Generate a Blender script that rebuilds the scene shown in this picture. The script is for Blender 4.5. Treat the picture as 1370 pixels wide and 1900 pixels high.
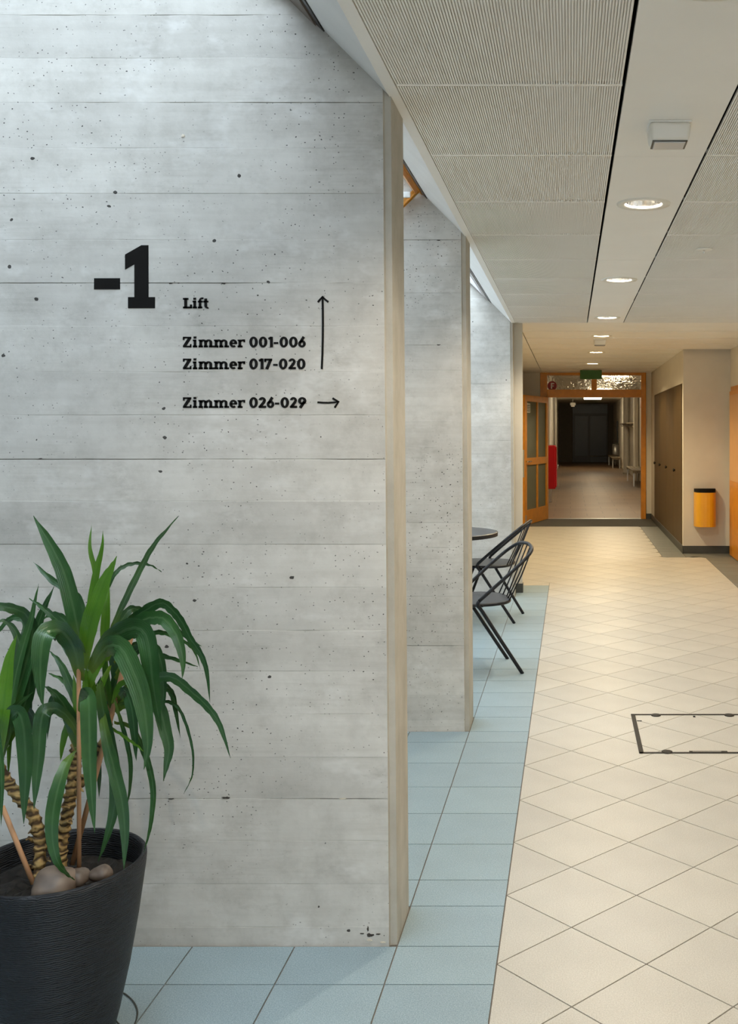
import bpy, bmesh, math, random
from mathutils import Vector, Matrix
random.seed(7)
S = bpy.context.scene
for o in list(bpy.data.objects): bpy.data.objects.remove(o)
COL = S.collection
PI = math.pi

# ------------------------------------------------------------------ camera (1370 x 1900 frame)
F_PX, VPX, VPY, CAM_H = 1870.0, 1059.0, 801.0, 1.51
cam_d = bpy.data.cameras.new('camera'); cam = bpy.data.objects.new('camera', cam_d); COL.objects.link(cam)
cam_d.sensor_fit = 'VERTICAL'; cam_d.sensor_height = 24.0
cam_d.lens = 24.0 * F_PX / 1900.0
cam_d.shift_x = -(VPX - 685.0) / 1900.0
cam_d.shift_y = -(950.0 - VPY) / 1900.0
cam_d.clip_start = 0.05; cam_d.clip_end = 200
cam.location = (0, 0, CAM_H); cam.rotation_euler = (PI/2, 0, 0)
S.camera = cam

# ------------------------------------------------------------------ daylight, exposure
SKY_STRENGTH = 6.3
LAMP_W = 80.0
w = bpy.data.worlds.new('overcast_sky'); S.world = w; w.use_nodes = True
bg = w.node_tree.nodes['Background']
bg.inputs[0].default_value = (0.83, 0.92, 1.0, 1); bg.inputs[1].default_value = SKY_STRENGTH
S.view_settings.view_transform = 'Standard'; S.view_settings.look = 'None'
S.view_settings.gamma = 1.0; S.view_settings.use_curve_mapping = False
S.view_settings.exposure = 0.0
try:
    S.cycles.use_denoising = True
    S.cycles.max_bounces = 8; S.cycles.diffuse_bounces = 5; S.cycles.glossy_bounces = 3
    S.cycles.use_adaptive_sampling = True; S.cycles.adaptive_threshold = .08; S.cycles.adaptive_min_samples = 16
    S.cycles.sample_clamp_indirect = 8.0
    S.cycles.caustics_reflective = False; S.cycles.caustics_refractive = False
except Exception: pass

# ------------------------------------------------------------------ helpers
def srgb(r, g, b):
    f = lambda c: (c/255/12.92) if c/255 <= .04045 else ((c/255 + .055)/1.055)**2.4
    return (f(r), f(g), f(b), 1.0)

class NT:
    """small wrapper for building node materials"""
    def __init__(s, name):
        s.m = bpy.data.materials.new(name); s.m.use_nodes = True
        s.t = s.m.node_tree; s.b = s.t.nodes['Principled BSDF']
    def n(s, kind, **kw):
        x = s.t.nodes.new('ShaderNode' + kind)
        for k, v in kw.items(): setattr(x, k, v)
        return x
    def l(s, a, b): s.t.links.new(a, b)
    def coord(s, scale=(1, 1, 1), loc=(0, 0, 0), out='Object'):
        c = s.n('TexCoord'); m = s.n('Mapping'); s.l(c.outputs[out], m.inputs[0])
        m.inputs['Scale'].default_value = scale; m.inputs['Location'].default_value = loc
        return m.outputs[0]
    def noise(s, vec, scale, detail=4, rough=.55):
        x = s.n('TexNoise'); s.l(vec, x.inputs['Vector'])
        x.inputs['Scale'].default_value = scale; x.inputs['Detail'].default_value = detail
        x.inputs['Roughness'].default_value = rough
        return x.outputs['Fac']
    def ramp(s, fac, stops, interp='LINEAR'):
        r = s.n('ValToRGB'); r.color_ramp.interpolation = interp
        e = r.color_ramp.elements
        while len(e) < len(stops): e.new(.5)
        for i, (p, c) in enumerate(stops):
            e[i].position = p; e[i].color = c if len(c) == 4 else (*c, 1)
        s.l(fac, r.inputs[0]); return r.outputs[0]
    def mix(s, a, b, fac, mode='MIX'):
        x = s.n('MixRGB', blend_type=mode)
        for sock, v in ((x.inputs[0], fac), (x.inputs[1], a), (x.inputs[2], b)):
            if hasattr(v, 'is_output'): s.l(v, sock)
            else: sock.default_value = v
        return x.outputs[0]
    def math(s, op, a, b=0.0, c=None):
        x = s.n('Math', operation=op)
        for sock, v in zip(x.inputs, (a, b, c)):
            if v is None: continue
            if hasattr(v, 'is_output'): s.l(v, sock)
            else: sock.default_value = v
        return x.outputs[0]
    def bump(s, h, strength=.3, dist=.002):
        x = s.n('Bump'); s.l(h, x.inputs['Height'])
        x.inputs['Strength'].default_value = strength; x.inputs['Distance'].default_value = dist
        s.l(x.outputs[0], s.b.inputs['Normal'])
    def set(s, **kw):
        for k, v in kw.items():
            k = {'base': 'Base Color', 'rough': 'Roughness', 'metal': 'Metallic', 'spec': 'Specular IOR Level',
                 'emit': 'Emission Color', 'estr': 'Emission Strength', 'coat': 'Coat Weight'}[k]
            if hasattr(v, 'is_output'): s.l(v, s.b.inputs[k])
            else: s.b.inputs[k].default_value = v
        return s

def plain(name, col, rough=.5, metal=0., var=.06, scale=6., bump=0., bscale=200., spec=.5):
    """base colour with a gentle procedural variation"""
    t = NT(name); v = t.coord()
    f = t.noise(v, scale, 2)
    lo = tuple(max(0, c*(1-var)) for c in col[:3]) + (1,); hi = tuple(min(1, c*(1+var)) for c in col[:3]) + (1,)
    t.set(base=t.ramp(f, [(.3, lo), (.7, hi)]), rough=rough, metal=metal, spec=spec)
    if bump: t.bump(t.noise(v, bscale, 3), bump, .001)
    return t.m

def emissive(name, col, strength):
    t = NT(name); t.set(base=(.8, .8, .8, 1), emit=col, estr=strength, rough=.4); return t.m

def link(o, parent=None):
    COL.objects.link(o)
    if parent is not None: o.parent = parent
    return o

def mesh(name, verts, faces, mat, parent=None, smooth=False, loc=None):
    me = bpy.data.meshes.new(name); me.from_pydata([tuple(v) for v in verts], [], faces); me.update()
    if mat: me.materials.append(mat)
    if smooth: me.polygons.foreach_set('use_smooth', [True]*len(me.polygons))
    o = bpy.data.objects.new(name, me)
    if loc: o.location = loc
    return link(o, parent)

def bm_obj(name, bm, mat, parent=None, smooth=False):
    me = bpy.data.meshes.new(name); bm.normal_update(); bm.to_mesh(me); bm.free()
    if mat: me.materials.append(mat)
    if smooth: me.polygons.foreach_set('use_smooth', [True]*len(me.polygons))
    return link(bpy.data.objects.new(name, me), parent)

def bvf(x0, x1, y0, y1, z0, z1, off=0):
    v = [(x0,y0,z0),(x1,y0,z0),(x1,y1,z0),(x0,y1,z0),(x0,y0,z1),(x1,y0,z1),(x1,y1,z1),(x0,y1,z1)]
    f = [(3,2,1,0),(4,5,6,7),(0,1,5,4),(1,2,6,5),(2,3,7,6),(3,0,4,7)]
    return v, [tuple(i+off for i in q) for q in f]

def box(name, x0, x1, y0, y1, z0, z1, mat, parent=None, bevel=0., seg=2, smooth=False):
    bm = bmesh.new(); v, f = bvf(min(x0,x1), max(x0,x1), min(y0,y1), max(y0,y1), min(z0,z1), max(z0,z1))
    vs = [bm.verts.new(p) for p in v]
    for q in f: bm.faces.new([vs[i] for i in q])
    if bevel: bmesh.ops.bevel(bm, geom=list(bm.edges), offset=bevel, segments=seg, affect='EDGES', profile=.5)
    return bm_obj(name, bm, mat, parent, smooth)

def lathe(name, prof, mat, parent=None, n=40, loc=None, smooth=True, cap=True, mat_rot=None):
    """prof: list of (r, z), revolved about local Z"""
    vs, fs = [], []
    for r, z in prof:
        for i in range(n):
            a = 2*PI*i/n; vs.append((r*math.cos(a), r*math.sin(a), z))
    for k in range(len(prof)-1):
        for i in range(n):
            j = (i+1) % n; fs.append((k*n+i, k*n+j, (k+1)*n+j, (k+1)*n+i))
    if cap:
        fs.append(tuple(range(n-1, -1, -1))); fs.append(tuple((len(prof)-1)*n+i for i in range(n)))
    if mat_rot is not None: vs = [mat_rot @ Vector(v) for v in vs]
    return mesh(name, vs, fs, mat, parent, smooth, loc)

def spline(pts, n=6):
    """Catmull-Rom through 3-D points"""
    P = [Vector(p) for p in pts]; out = []
    Q = [P[0]*2-P[1]] + P + [P[-1]*2-P[-2]]
    for i in range(1, len(Q)-2):
        a, b, c, d = Q[i-1], Q[i], Q[i+1], Q[i+2]
        for k in range(n):
            t = k/n
            out.append(.5*((2*b) + (c-a)*t + (2*a-5*b+4*c-d)*t*t + (3*b-a-3*c+d)*t**3))
    out.append(P[-1]); return out

def tube(name, pts, r, mat, parent=None, n=8, smooth=True, closed=False):
    P = [Vector(p) for p in pts]; N = len(P); vs, fs = [], []
    T = []
    for i in range(N):
        a = P[(i-1) % N] if (closed or i) else P[0]; b = P[(i+1) % N] if (closed or i < N-1) else P[-1]
        T.append((b-a).normalized())
    u = T[0].orthogonal().normalized()
    for i in range(N):
        u = (u - T[i]*u.dot(T[i])).normalized(); v = T[i].cross(u)
        rr = r[i] if isinstance(r, (list, tuple)) else r
        for k in range(n):
            a = 2*PI*k/n; vs.append(P[i] + (u*math.cos(a) + v*math.sin(a))*rr)
    M = N if closed else N-1
    for i in range(M):
        for k in range(n):
            fs.append((i*n+k, i*n+(k+1) % n, ((i+1) % N)*n+(k+1) % n, ((i+1) % N)*n+k))
    if not closed:
        fs.append(tuple(range(n-1, -1, -1))); fs.append(tuple((N-1)*n+k for k in range(n)))
    return mesh(name, vs, fs, mat, parent, smooth)

def empty(name, loc=(0, 0, 0), rz=0.):
    o = bpy.data.objects.new(name, None); o.empty_display_size = .1
    o.location = loc; o.rotation_euler = (0, 0, rz); return link(o)

def tag(o, label=None, cat=None, group=None, kind=None):
    if label: o['label'] = label
    if cat: o['category'] = cat
    if group: o['group'] = group
    if kind: o['kind'] = kind
    return o
def struct(o, label, cat): return tag(o, label, cat, kind='structure')

def copy_tree(o, parent=None):
    c = o.copy(); COL.objects.link(c)
    if parent is not None: c.parent = parent
    for ch in o.children: copy_tree(ch, c)
    return c

def at(px, py, Y):
    """world point at depth Y that the photograph shows at pixel (px, py)"""
    return Vector(((px-VPX)/F_PX*Y, Y, CAM_H-(py-VPY)/F_PX*Y))

# ------------------------------------------------------------------ materials
def concrete(name):
    t = NT(name); v = t.coord(); vg = t.coord(scale=(.55, .55, 9.0)); vf = t.coord(scale=(1.2, 1.2, 26.0))
    att = t.n('Attribute'); att.attribute_name = 'tint'
    cloud = t.noise(v, 2.6, 5, .66)
    base = t.ramp(cloud, [(.26, (.47, .455, .425)), (.5, (.585, .57, .538)), (.74, (.68, .665, .63))])
    grain = t.noise(vg, 3.0, 3, .6); fine = t.noise(vf, 5.0, 3, .65)
    patchy = t.ramp(t.noise(v, 3.1, 3), [(.42, (0, 0, 0)), (.62, (1, 1, 1))])
    base = t.mix(base, t.ramp(grain, [(.32, (.80, .79, .77)), (.60, (1.03, 1.03, 1.03))]), .34, 'MULTIPLY')
    mott = t.noise(v, 13, 5, .68)
    base = t.mix(base, t.ramp(mott, [(.30, (.76, .755, .74)), (.52, (1, 1, 1)), (.75, (1.06, 1.06, 1.06))]), .52, 'MULTIPLY')
    base = t.mix(base, t.ramp(fine, [(.30, (.72, .71, .69)), (.52, (1, 1, 1))]), t.math('MULTIPLY', patchy, .30), 'MULTIPLY')
    base = t.mix(base, att.outputs['Color'], .8, 'MULTIPLY')
    # pale lime bloom
    base = t.mix(base, (.74, .735, .715, 1), t.math('MULTIPLY', t.ramp(t.noise(t.coord(scale=(1, 1, 1.8), loc=(3, 1, 5)), 4.2, 4, .7), [(.56, (0, 0, 0)), (.72, (1, 1, 1))]), .5))
    # darker scuffs
    sc = t.noise(t.coord(scale=(1, 1, 2.2)), 6.5, 5, .72)
    base = t.mix(base, t.ramp(sc, [(.60, (1, 1, 1)), (.78, (.60, .59, .57))]), .55, 'MULTIPLY')
    # pores: two sizes of air holes, in clusters; their inner dirt and shade painted dark
    nz = t.n('TexNoise'); t.l(v, nz.inputs['Vector']); nz.inputs['Scale'].default_value = 95; nz.inputs['Detail'].default_value = 1
    def warp(c):
        k = t.n('VectorMath', operation='MULTIPLY_ADD'); t.l(nz.outputs['Color'], k.inputs[0])
        k.inputs[1].default_value = (.009, .009, .006); t.l(c, k.inputs[2]); return k.outputs[0]
    def pores(scale, thr, dens, off):
        vo = t.n('TexVoronoi'); t.l(warp(t.coord(scale=(1, 1, 1.15), loc=off)), vo.inputs['Vector'])
        vo.inputs['Scale'].default_value = scale; vo.inputs['Randomness'].default_value = 1
        sep = t.n('SeparateColor'); t.l(vo.outputs['Color'], sep.inputs[0])
        keep = t.math('GREATER_THAN', sep.outputs[0], dens)
        size = t.math('MULTIPLY_ADD', sep.outputs[1], thr, thr*.35)
        inside = t.math('LESS_THAN', vo.outputs['Distance'], size)
        return t.math('MULTIPLY', keep, inside)
    clus = t.ramp(t.noise(v, 1.7, 3), [(.40, (0, 0, 0)), (.56, (1, 1, 1))])
    p1 = t.math('MULTIPLY', pores(34, .105, .48, (.3, .1, .2)), t.math('MULTIPLY_ADD', clus, .8, .2))
    p2 = t.math('MULTIPLY', pores(70, .15, .50, (1.3, .7, .9)), clus)
    p3 = pores(13, .068, .62, (2.25, .4, 3.47))
    pp = t.math('MAXIMUM', t.math('MAXIMUM', p1, p2), p3)
    base = t.mix(base, (.030, .028, .026, 1), t.math('MULTIPLY', pp, .93))
    t.set(base=base, rough=.82, spec=.25)
    t.bump(mott, .22, .004)
    return t.m
M_CONC = concrete('board_marked_concrete')
def arris(name):
    t = NT(name); f = t.noise(t.coord(scale=(3, 3, .8)), 4, 3); g = t.noise(t.coord(), 9, 6, .65)
    base = t.mix(t.ramp(f, [(.3, (.44, .415, .36)), (.7, (.51, .485, .43))]), t.ramp(g, [(.3, (.78, .76, .72)), (.65, (1.04, 1.04, 1.04))]), .6, 'MULTIPLY')
    t.set(base=base, rough=.82, spec=.25)
    t.bump(t.noise(t.coord(), 60, 4), .3, .002); return t.m
M_ARRIS = arris('warm_light_tinted_edge')  # edge strip and side face: warm corridor light put into the tone

def tile(name, c0, c1, rough, speck):
    t = NT(name); v = t.coord(); oi = t.n('ObjectInfo')
    f = t.noise(v, 260, 1, .7); g = t.noise(v, 4, 2)
    base = t.ramp(f, [(.34, c0), (.62, c1)])
    base = t.mix(base, t.ramp(g, [(.3, (.93, .93, .93)), (.7, (1.05, 1.05, 1.05))]), .8, 'MULTIPLY')
    base = t.mix(base, t.ramp(oi.outputs['Random'], [(0, (.94, .94, .95)), (1, (1.05, 1.04, 1.03))]), .9, 'MULTIPLY')
    base = t.mix(base, speck, t.ramp(t.noise(v, 420, 0, .5), [(.68, (0, 0, 0)), (.74, (1, 1, 1))]))
    t.set(base=base, rough=rough, spec=.4)
    return t.m
M_BLUE = tile('blue_grey_stoneware', (.235, .325, .370), (.325, .425, .475), .46, (.45, .55, .60, 1))
M_BEIGE = tile('cream_stoneware', (.50, .475, .42), (.61, .58, .515), .40, (.45, .41, .34, 1))
M_BORDER = tile('grey_green_stoneware', (.155, .165, .15), (.205, .215, .195), .45, (.26, .27, .25, 1))
M_GROUT = plain('grey_grout', (.17, .150, .128, 1), .9, var=.1, scale=40)
M_WHITE = plain('white_metal_ceiling', (.88, .865, .83, 1), .45, var=.02, scale=3)
M_RIB = plain('ribbed_metal_ceiling', (.90, .88, .84, 1), .5, var=.02, scale=3)
M_PLENUM = plain('dark_plenum', (.02, .02, .02, 1), .9)
M_SOFFIT = plain('white_painted_board', (.82, .82, .81, 1), .55, var=.03, scale=5)
M_PLASTER = plain('warm_white_plaster', (.68, .635, .55, 1), .75, var=.03, scale=4, bump=.15, bscale=150)
M_BASE = plain('dark_grey_skirting', (.055, .058, .052, 1), .45, var=.1)
M_BLACK = plain('black_vinyl', (.010, .0095, .009, 1), .85, var=.05, spec=.12)
M_TUBE = plain('black_powder_coat', (.009, .010, .014, 1), .38, var=.1, spec=.35)
M_TABLE = plain('dark_grey_tabletop', (.045, .050, .060, 1), .35, var=.05, spec=.4)
M_STEEL = plain('brushed_steel', (.55, .55, .53, 1), .35, metal=.9, var=.05)
M_CHROME = plain('chrome_reflector', (.85, .85, .85, 1), .12, metal=1., var=.02)
M_BRASS = plain('dull_bronze_frame', (.030, .026, .020, 1), .6, var=.2, scale=30, spec=.25)
M_PLASTIC = plain('cream_plastic', (.80, .77, .70, 1), .4, var=.02)
M_ORANGE = plain('orange_lacquered_wood', (.62, .235, .009, 1), .36, var=.10, scale=9)
M_YELLOW = plain('orange_yellow_metal', (.74, .36, .012, 1), .38, var=.04)
M_RED = plain('red_enamel', (.42, .004, .006, 1), .5, var=.04, spec=.2)
M_GREEN = plain('green_sign_plastic', (.035, .115, .012, 1), .5, var=.05)
M_SIGNWHITE = plain('white_print', (.8, .8, .78, 1), .6, var=.02)
M_SIGNRED = plain('dark_red_print', (.30, .012, .02, 1), .5, var=.02)
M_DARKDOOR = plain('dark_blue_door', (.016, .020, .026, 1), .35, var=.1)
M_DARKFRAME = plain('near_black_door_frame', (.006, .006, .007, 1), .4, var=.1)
M_DARKWALL = plain('unlit_tone_wall', (.18, .15, .11, 1), .8, var=.05)  # end wall: being unlit is put into its dark colour
M_BENCH = plain('pale_bench_wood', (.36, .30, .21, 1), .5, var=.12, scale=14)
M_MAT = plain('dark_entrance_mat', (.075, .072, .062, 1), .95, var=.2, scale=120, bump=.5, bscale=400)

def wood(name, a, b, rough=.3):
    t = NT(name); v = t.coord(scale=(5, 5, .35)); f = t.noise(v, 5, 6, .6)
    t.set(base=t.ramp(f, [(.3, a), (.7, b)]), rough=rough, spec=.25); return t.m
M_VENEER = wood('brown_veneer', (.060, .036, .0115), (.105, .064, .021), .5)
M_STAKE = wood('cane_stake', (.34, .185, .095), (.48, .28, .155), .7)
def farfloor():
    t = NT('brown_stone_floor'); v = t.coord(); br = t.n('TexBrick'); t.l(v, br.inputs['Vector'])
    br.inputs['Scale'].default_value = 1; br.inputs['Brick Width'].default_value = .6; br.inputs['Row Height'].default_value = .6
    br.inputs['Mortar Size'].default_value = .006
    br.inputs['Color1'].default_value = (.205, .135, .080, 1); br.inputs['Color2'].default_value = (.245, .162, .098, 1)
    br.inputs['Mortar'].default_value = (.11, .08, .055, 1)
    t.set(base=br.outputs['Color'], rough=.45); return t.m
M_FARFLOOR = farfloor()
def glass(name, tint=(.95, .98, 1, 1), gloss=.08):
    t = NT(name); t.t.nodes.remove(t.b)
    tr = t.n('BsdfTransparent'); tr.inputs[0].default_value = tint
    gl = t.n('BsdfGlossy'); gl.inputs['Roughness'].default_value = .03
    mx = t.n('MixShader'); mx.inputs[0].default_value = gloss
    t.l(tr.outputs[0], mx.inputs[1]); t.l(gl.outputs[0], mx.inputs[2])
    t.l(mx.outputs[0], t.t.nodes['Material Output'].inputs[0]); return t.m
M_GLASS = glass('clear_glazing')
def cast_glass(name, tint, trans, rough=.25, scale=55):
    """patterned cast glass: lumpy, half see-through"""
    t = NT(name); v = t.coord()
    vo = t.n('TexVoronoi', feature='DISTANCE_TO_EDGE'); t.l(v, vo.inputs['Vector']); vo.inputs['Scale'].default_value = scale
    t.set(base=tint, rough=rough)
    t.b.inputs['Transmission Weight'].default_value = trans; t.b.inputs['IOR'].default_value = 1.12
    t.bump(vo.outputs['Distance'], .9, .01); return t.m
M_CAST = cast_glass('patterned_transom_glass', (.72, .70, .64, 1), 1.0, .06, 26)
M_LEAFGLASS = cast_glass('grey_green_wired_glass', (.23, .25, .19, 1), .25, .3, 90)
def leafmat(name, a, b, c):
    t = NT(name); v = t.coord(scale=(1, 1, 1)); oi = t.n('ObjectInfo')
    uv = t.n('UVMap'); sp = t.n('SeparateXYZ'); t.l(uv.outputs[0], sp.inputs[0])
    st = t.n('TexWave', wave_type='BANDS', bands_direction='X'); t.l(uv.outputs[0], st.inputs['Vector'])
    st.inputs['Scale'].default_value = 3.2; st.inputs['Distortion'].default_value = .6
    base = t.mix(t.ramp(t.noise(v, 9, 4), [(.3, a), (.7, b)]), t.ramp(st.outputs['Fac'], [(.2, (.86, .9, .84)), (.9, (1.1, 1.1, 1.1))]), .6, 'MULTIPLY')
    mid = t.ramp(t.math('ABSOLUTE', t.math('SUBTRACT', sp.outputs[0], .5)), [(.02, (1, 1, 1)), (.10, (0, 0, 0))])
    base = t.mix(base, c, t.math('MULTIPLY', mid, .45))
    # young, yellow-green at the leaf base
    base = t.mix(base, (.16, .25, .02, 1), t.math('MULTIPLY', t.ramp(sp.outputs[1], [(0, (1, 1, 1)), (.30, (0, 0, 0))]), .65))
    base = t.mix(base, t.ramp(oi.outputs['Random'], [(0, (.78, .82, .85)), (1, (1.15, 1.12, 1.0))]), 1., 'MULTIPLY')
    t.set(base=base, rough=.27, spec=.6)
    t.b.inputs['Subsurface Weight'].default_value = 0.0
    t.bump(st.outputs['Fac'], .15, .001); return t.m
M_LEAF = leafmat('glossy_dark_leaf', (.018, .066, .021), (.042, .118, .033), (.10, .20, .085, 1))
M_LEAFY = leafmat('bright_young_leaf', (.060, .170, .014), (.10, .24, .020), (.05, .16, .012, 1))
M_TIP = plain('dry_leaf_tip', (.12, .10, .05, 1), .7)
def stemmat():
    t = NT('scarred_plant_stem'); wv = t.n('TexWave', wave_type='BANDS', bands_direction='Z'); v = t.coord(); t.l(v, wv.inputs['Vector'])
    wv.inputs['Scale'].default_value = 17; wv.inputs['Distortion'].default_value = 11; wv.inputs['Detail'].default_value = 3
    t.set(base=t.ramp(wv.outputs['Fac'], [(.08, (.06, .035, .014)), (.32, (.24, .155, .055)), (.9, (.36, .25, .095))]), rough=.8)
    t.bump(wv.outputs['Fac'], .9, .006); return t.m
M_STEM = stemmat()
def potmat():
    t = NT('charcoal_ribbed_plastic'); v = t.coord(scale=(.6, .6, 1)); n = t.noise(v, 3, 3)
    wv = t.n('TexWave', wave_type='BANDS', bands_direction='Z'); t.l(v, wv.inputs['Vector'])
    wv.inputs['Scale'].default_value = 60; wv.inputs['Distortion'].default_value = 7; wv.inputs['Detail'].default_value = 3; wv.inputs['Detail Scale'].default_value = 1.2
    t.set(base=t.ramp(n, [(.3, (.010, .0115, .015)), (.7, (.015, .017, .021))]), rough=.48, spec=.35)
    t.bump(wv.outputs['Fac'], .5, .003); return t.m
M_POT = potmat()
M_SOIL = plain('dark_potting_soil', (.013, .011, .009, 1), .95, var=.6, scale=70, bump=1., bscale=160)
M_STONE = plain('river_stone', (.15, .115, .09, 1), .5, var=.55, scale=14, bump=.2, bscale=60)

# ------------------------------------------------------------------ shell dimensions
CZ, CZ2, FZ = 2.50, 2.53, 2.90           # ceiling heights: near, lobby, far corridor
P1, P2, P3 = 2.960, 5.079, 9.20          # front faces of the concrete piers
PT = .245                                 # pier thickness
XL, XR = -2.70, 1.985                     # light-well back wall, right wall
Y0, Y9, YD, YE = -3.0, 9.15, 17.43, 50.0  # back, ceiling change, glazed door, far end
XLOB = -1.0; XCUP = 1.40; YCUP = 12.5

# ------------------------------------------------------------------ floor and its tiles
floor = struct(box('floor', XL-.1, XR+.1, Y0-.1, YD+.05, -.12, -.004, M_GROUT), 'tiled hall floor of cream diamond tiles with a blue-grey border', 'floor')
J = .0021
def prism(poly, z0, z1):
    n = len(poly); v = [(x, y, z0) for x, y in poly] + [(x, y, z1) for x, y in poly]
    f = [tuple(range(n-1, -1, -1)), tuple(range(n, 2*n))] + [(i, (i+1) % n, n+(i+1) % n, n+i) for i in range(n)]
    return v, f
def clip(poly, nx, ny, d):                 # keep nx*x+ny*y <= d
    out = []
    for i in range(len(poly)):
        a, b = poly[i], poly[(i+1) % len(poly)]
        da, db = nx*a[0]+ny*a[1]-d, nx*b[0]+ny*b[1]-d
        if da <= 0: out.append(a)
        if (da < 0 < db) or (db < 0 < da):
            t = da/(da-db); out.append((a[0]+(b[0]-a[0])*t, a[1]+(b[1]-a[1])*t))
    return out
def area(p): return abs(sum(p[i][0]*p[(i+1) % len(p)][1]-p[(i+1) % len(p)][0]*p[i][1] for i in range(len(p))))/2 if len(p) > 2 else 0
cache = {}
def lay(name, polys, mat, most, prio):
    """each polygon one tile under the floor; past the limit the rest is one joined part"""
    polys = sorted(polys, key=prio); rest_v, rest_f = [], []
    for k, p in enumerate(polys):
        cx = sum(q[0] for q in p)/len(p); cy = sum(q[1] for q in p)/len(p)
        if k < most:
            loc = tuple((round(q[0]-cx, 4), round(q[1]-cy, 4)) for q in p); key = (name, loc)
            if key not in cache:
                v, f = prism(loc, -.006, 0); me = bpy.data.meshes.new(name); me.from_pydata(v, [], f); me.materials.append(mat); cache[key] = me
            o = bpy.data.objects.new(name, cache[key]); o.location = (cx, cy, 0); link(o, floor)
        else:
            v, f = prism(p, -.006, 0); n = len(rest_v); rest_v += v; rest_f += [tuple(i+n for i in q) for q in f]
    if rest_v: tag(mesh(name+'_remainder', rest_v, rest_f, mat, floor), kind='stuff')
XB, XS1, XS2, YS = -.209, 1.62, 1.11, 12.10     # cream field: left edge, right edge near / far, step
D = .4243; H2 = D/2; BEND = 9.90; YM = 16.05
beige = []
for i in range(-4, 11):
    for j in range(-8, 70):
        if (i+j) % 2: continue
        cx, cy = XB + i*H2, 2.646 + j*H2
        r = H2 - J*1.414
        p = [(cx-r, cy), (cx, cy-r), (cx+r, cy), (cx, cy+r)]
        if i < 0: p = clip(p, 0, -1, -(BEND+J)); p = clip(p, -1, 0, -(XLOB+.01)) if p else p
        if i == 0: p = clip(p, -1, 0, -(XB+J)) if cy < BEND else clip(p, 0, -1, -(BEND+J))
        if not p: continue
        if cy < YS: p = clip(p, 1, 0, XS1-J)
        elif cx < XS2+.02: p = clip(p, 1, 0, XS2-J)
        else: p = clip(clip(p, 1, 0, XS1-J), 0, 1, YS-J)
        if p: p = clip(p, 0, 1, YM-J)
        if p: p = clip(p, 0, -1, -.9)
        if area(p) > .0008: beige.append(p)
        if i == 0 and cy < BEND < cy+r:
            q = clip(clip([(cx-r, cy), (cx, cy-r), (cx+r, cy), (cx, cy+r)], 1, 0, XB-J), 0, -1, -(BEND+J))
            if area(q) > .0003: beige.append(q)
lay('cream_tile', beige, M_BEIGE, 300, lambda p: (sum(q[1] for q in p)/len(p)) + (5 if sum(q[0] for q in p)/len(p) > 1.2 else 0))
rows = [.353, .653, .953, 1.253, 1.553, 1.853, 2.153, 2.453, 2.753, P1-.003, P1+PT+.003, 3.395, 3.690, 3.986, 4.284, 4.592, 4.900, P2-.003, P2+PT+.005,
        5.535, 5.83, 6.11, 6.41, 6.71, 7.02, 7.33, 7.63, 7.93, 8.23, 8.53, 8.83, P3-.003, P3+PT+.01, BEND]
blue = []
for a, b in zip(rows[:-1], rows[1:]):
    inpier = any(abs(a-(p-.003)) < .002 for p in (P1, P2, P3)) or a > P3
    for k in range(9):
        x1 = XB - .30*k; x0 = max(x1-.30, XL+.005)
        if inpier and k > 0: break
        if x1-x0 < .03: continue
        blue.append([(x0+J, a+J), (x1-J, a+J), (x1-J, b-J), (x0+J, b-J)])
lay('blue_tile', blue, M_BLUE, 230, lambda p: (1000 if p[0][0] < -1.75 else 0) + (p[0][1] if p[0][0] > -1.2 else p[0][1]*1.6 + 2))
border = []
for k in range(14):
    a, b = 12.10+.3*k, min(12.40+.3*k, YM)
    if b-a > .05: border.append([(XS2+J, a+J), (XCUP-.012, a+J), (XCUP-.012, b-J), (XS2+J, b-J)])
for k in range(22):
    a, b = YS-.3*(k+1), YS-.3*k
    border.append([(XS1+J, a+J), (XR-.012, a+J), (XR-.012, b-J), (XS1+J, b-J)])
border.append([(XCUP+.002, YS+J), (XR-.012, YS+J), (XR-.012, YCUP-.012), (XCUP+.002, YCUP-.012)])
lay('grey_border_tile', border, M_BORDER, 300, lambda p: p[0][1])

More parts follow.
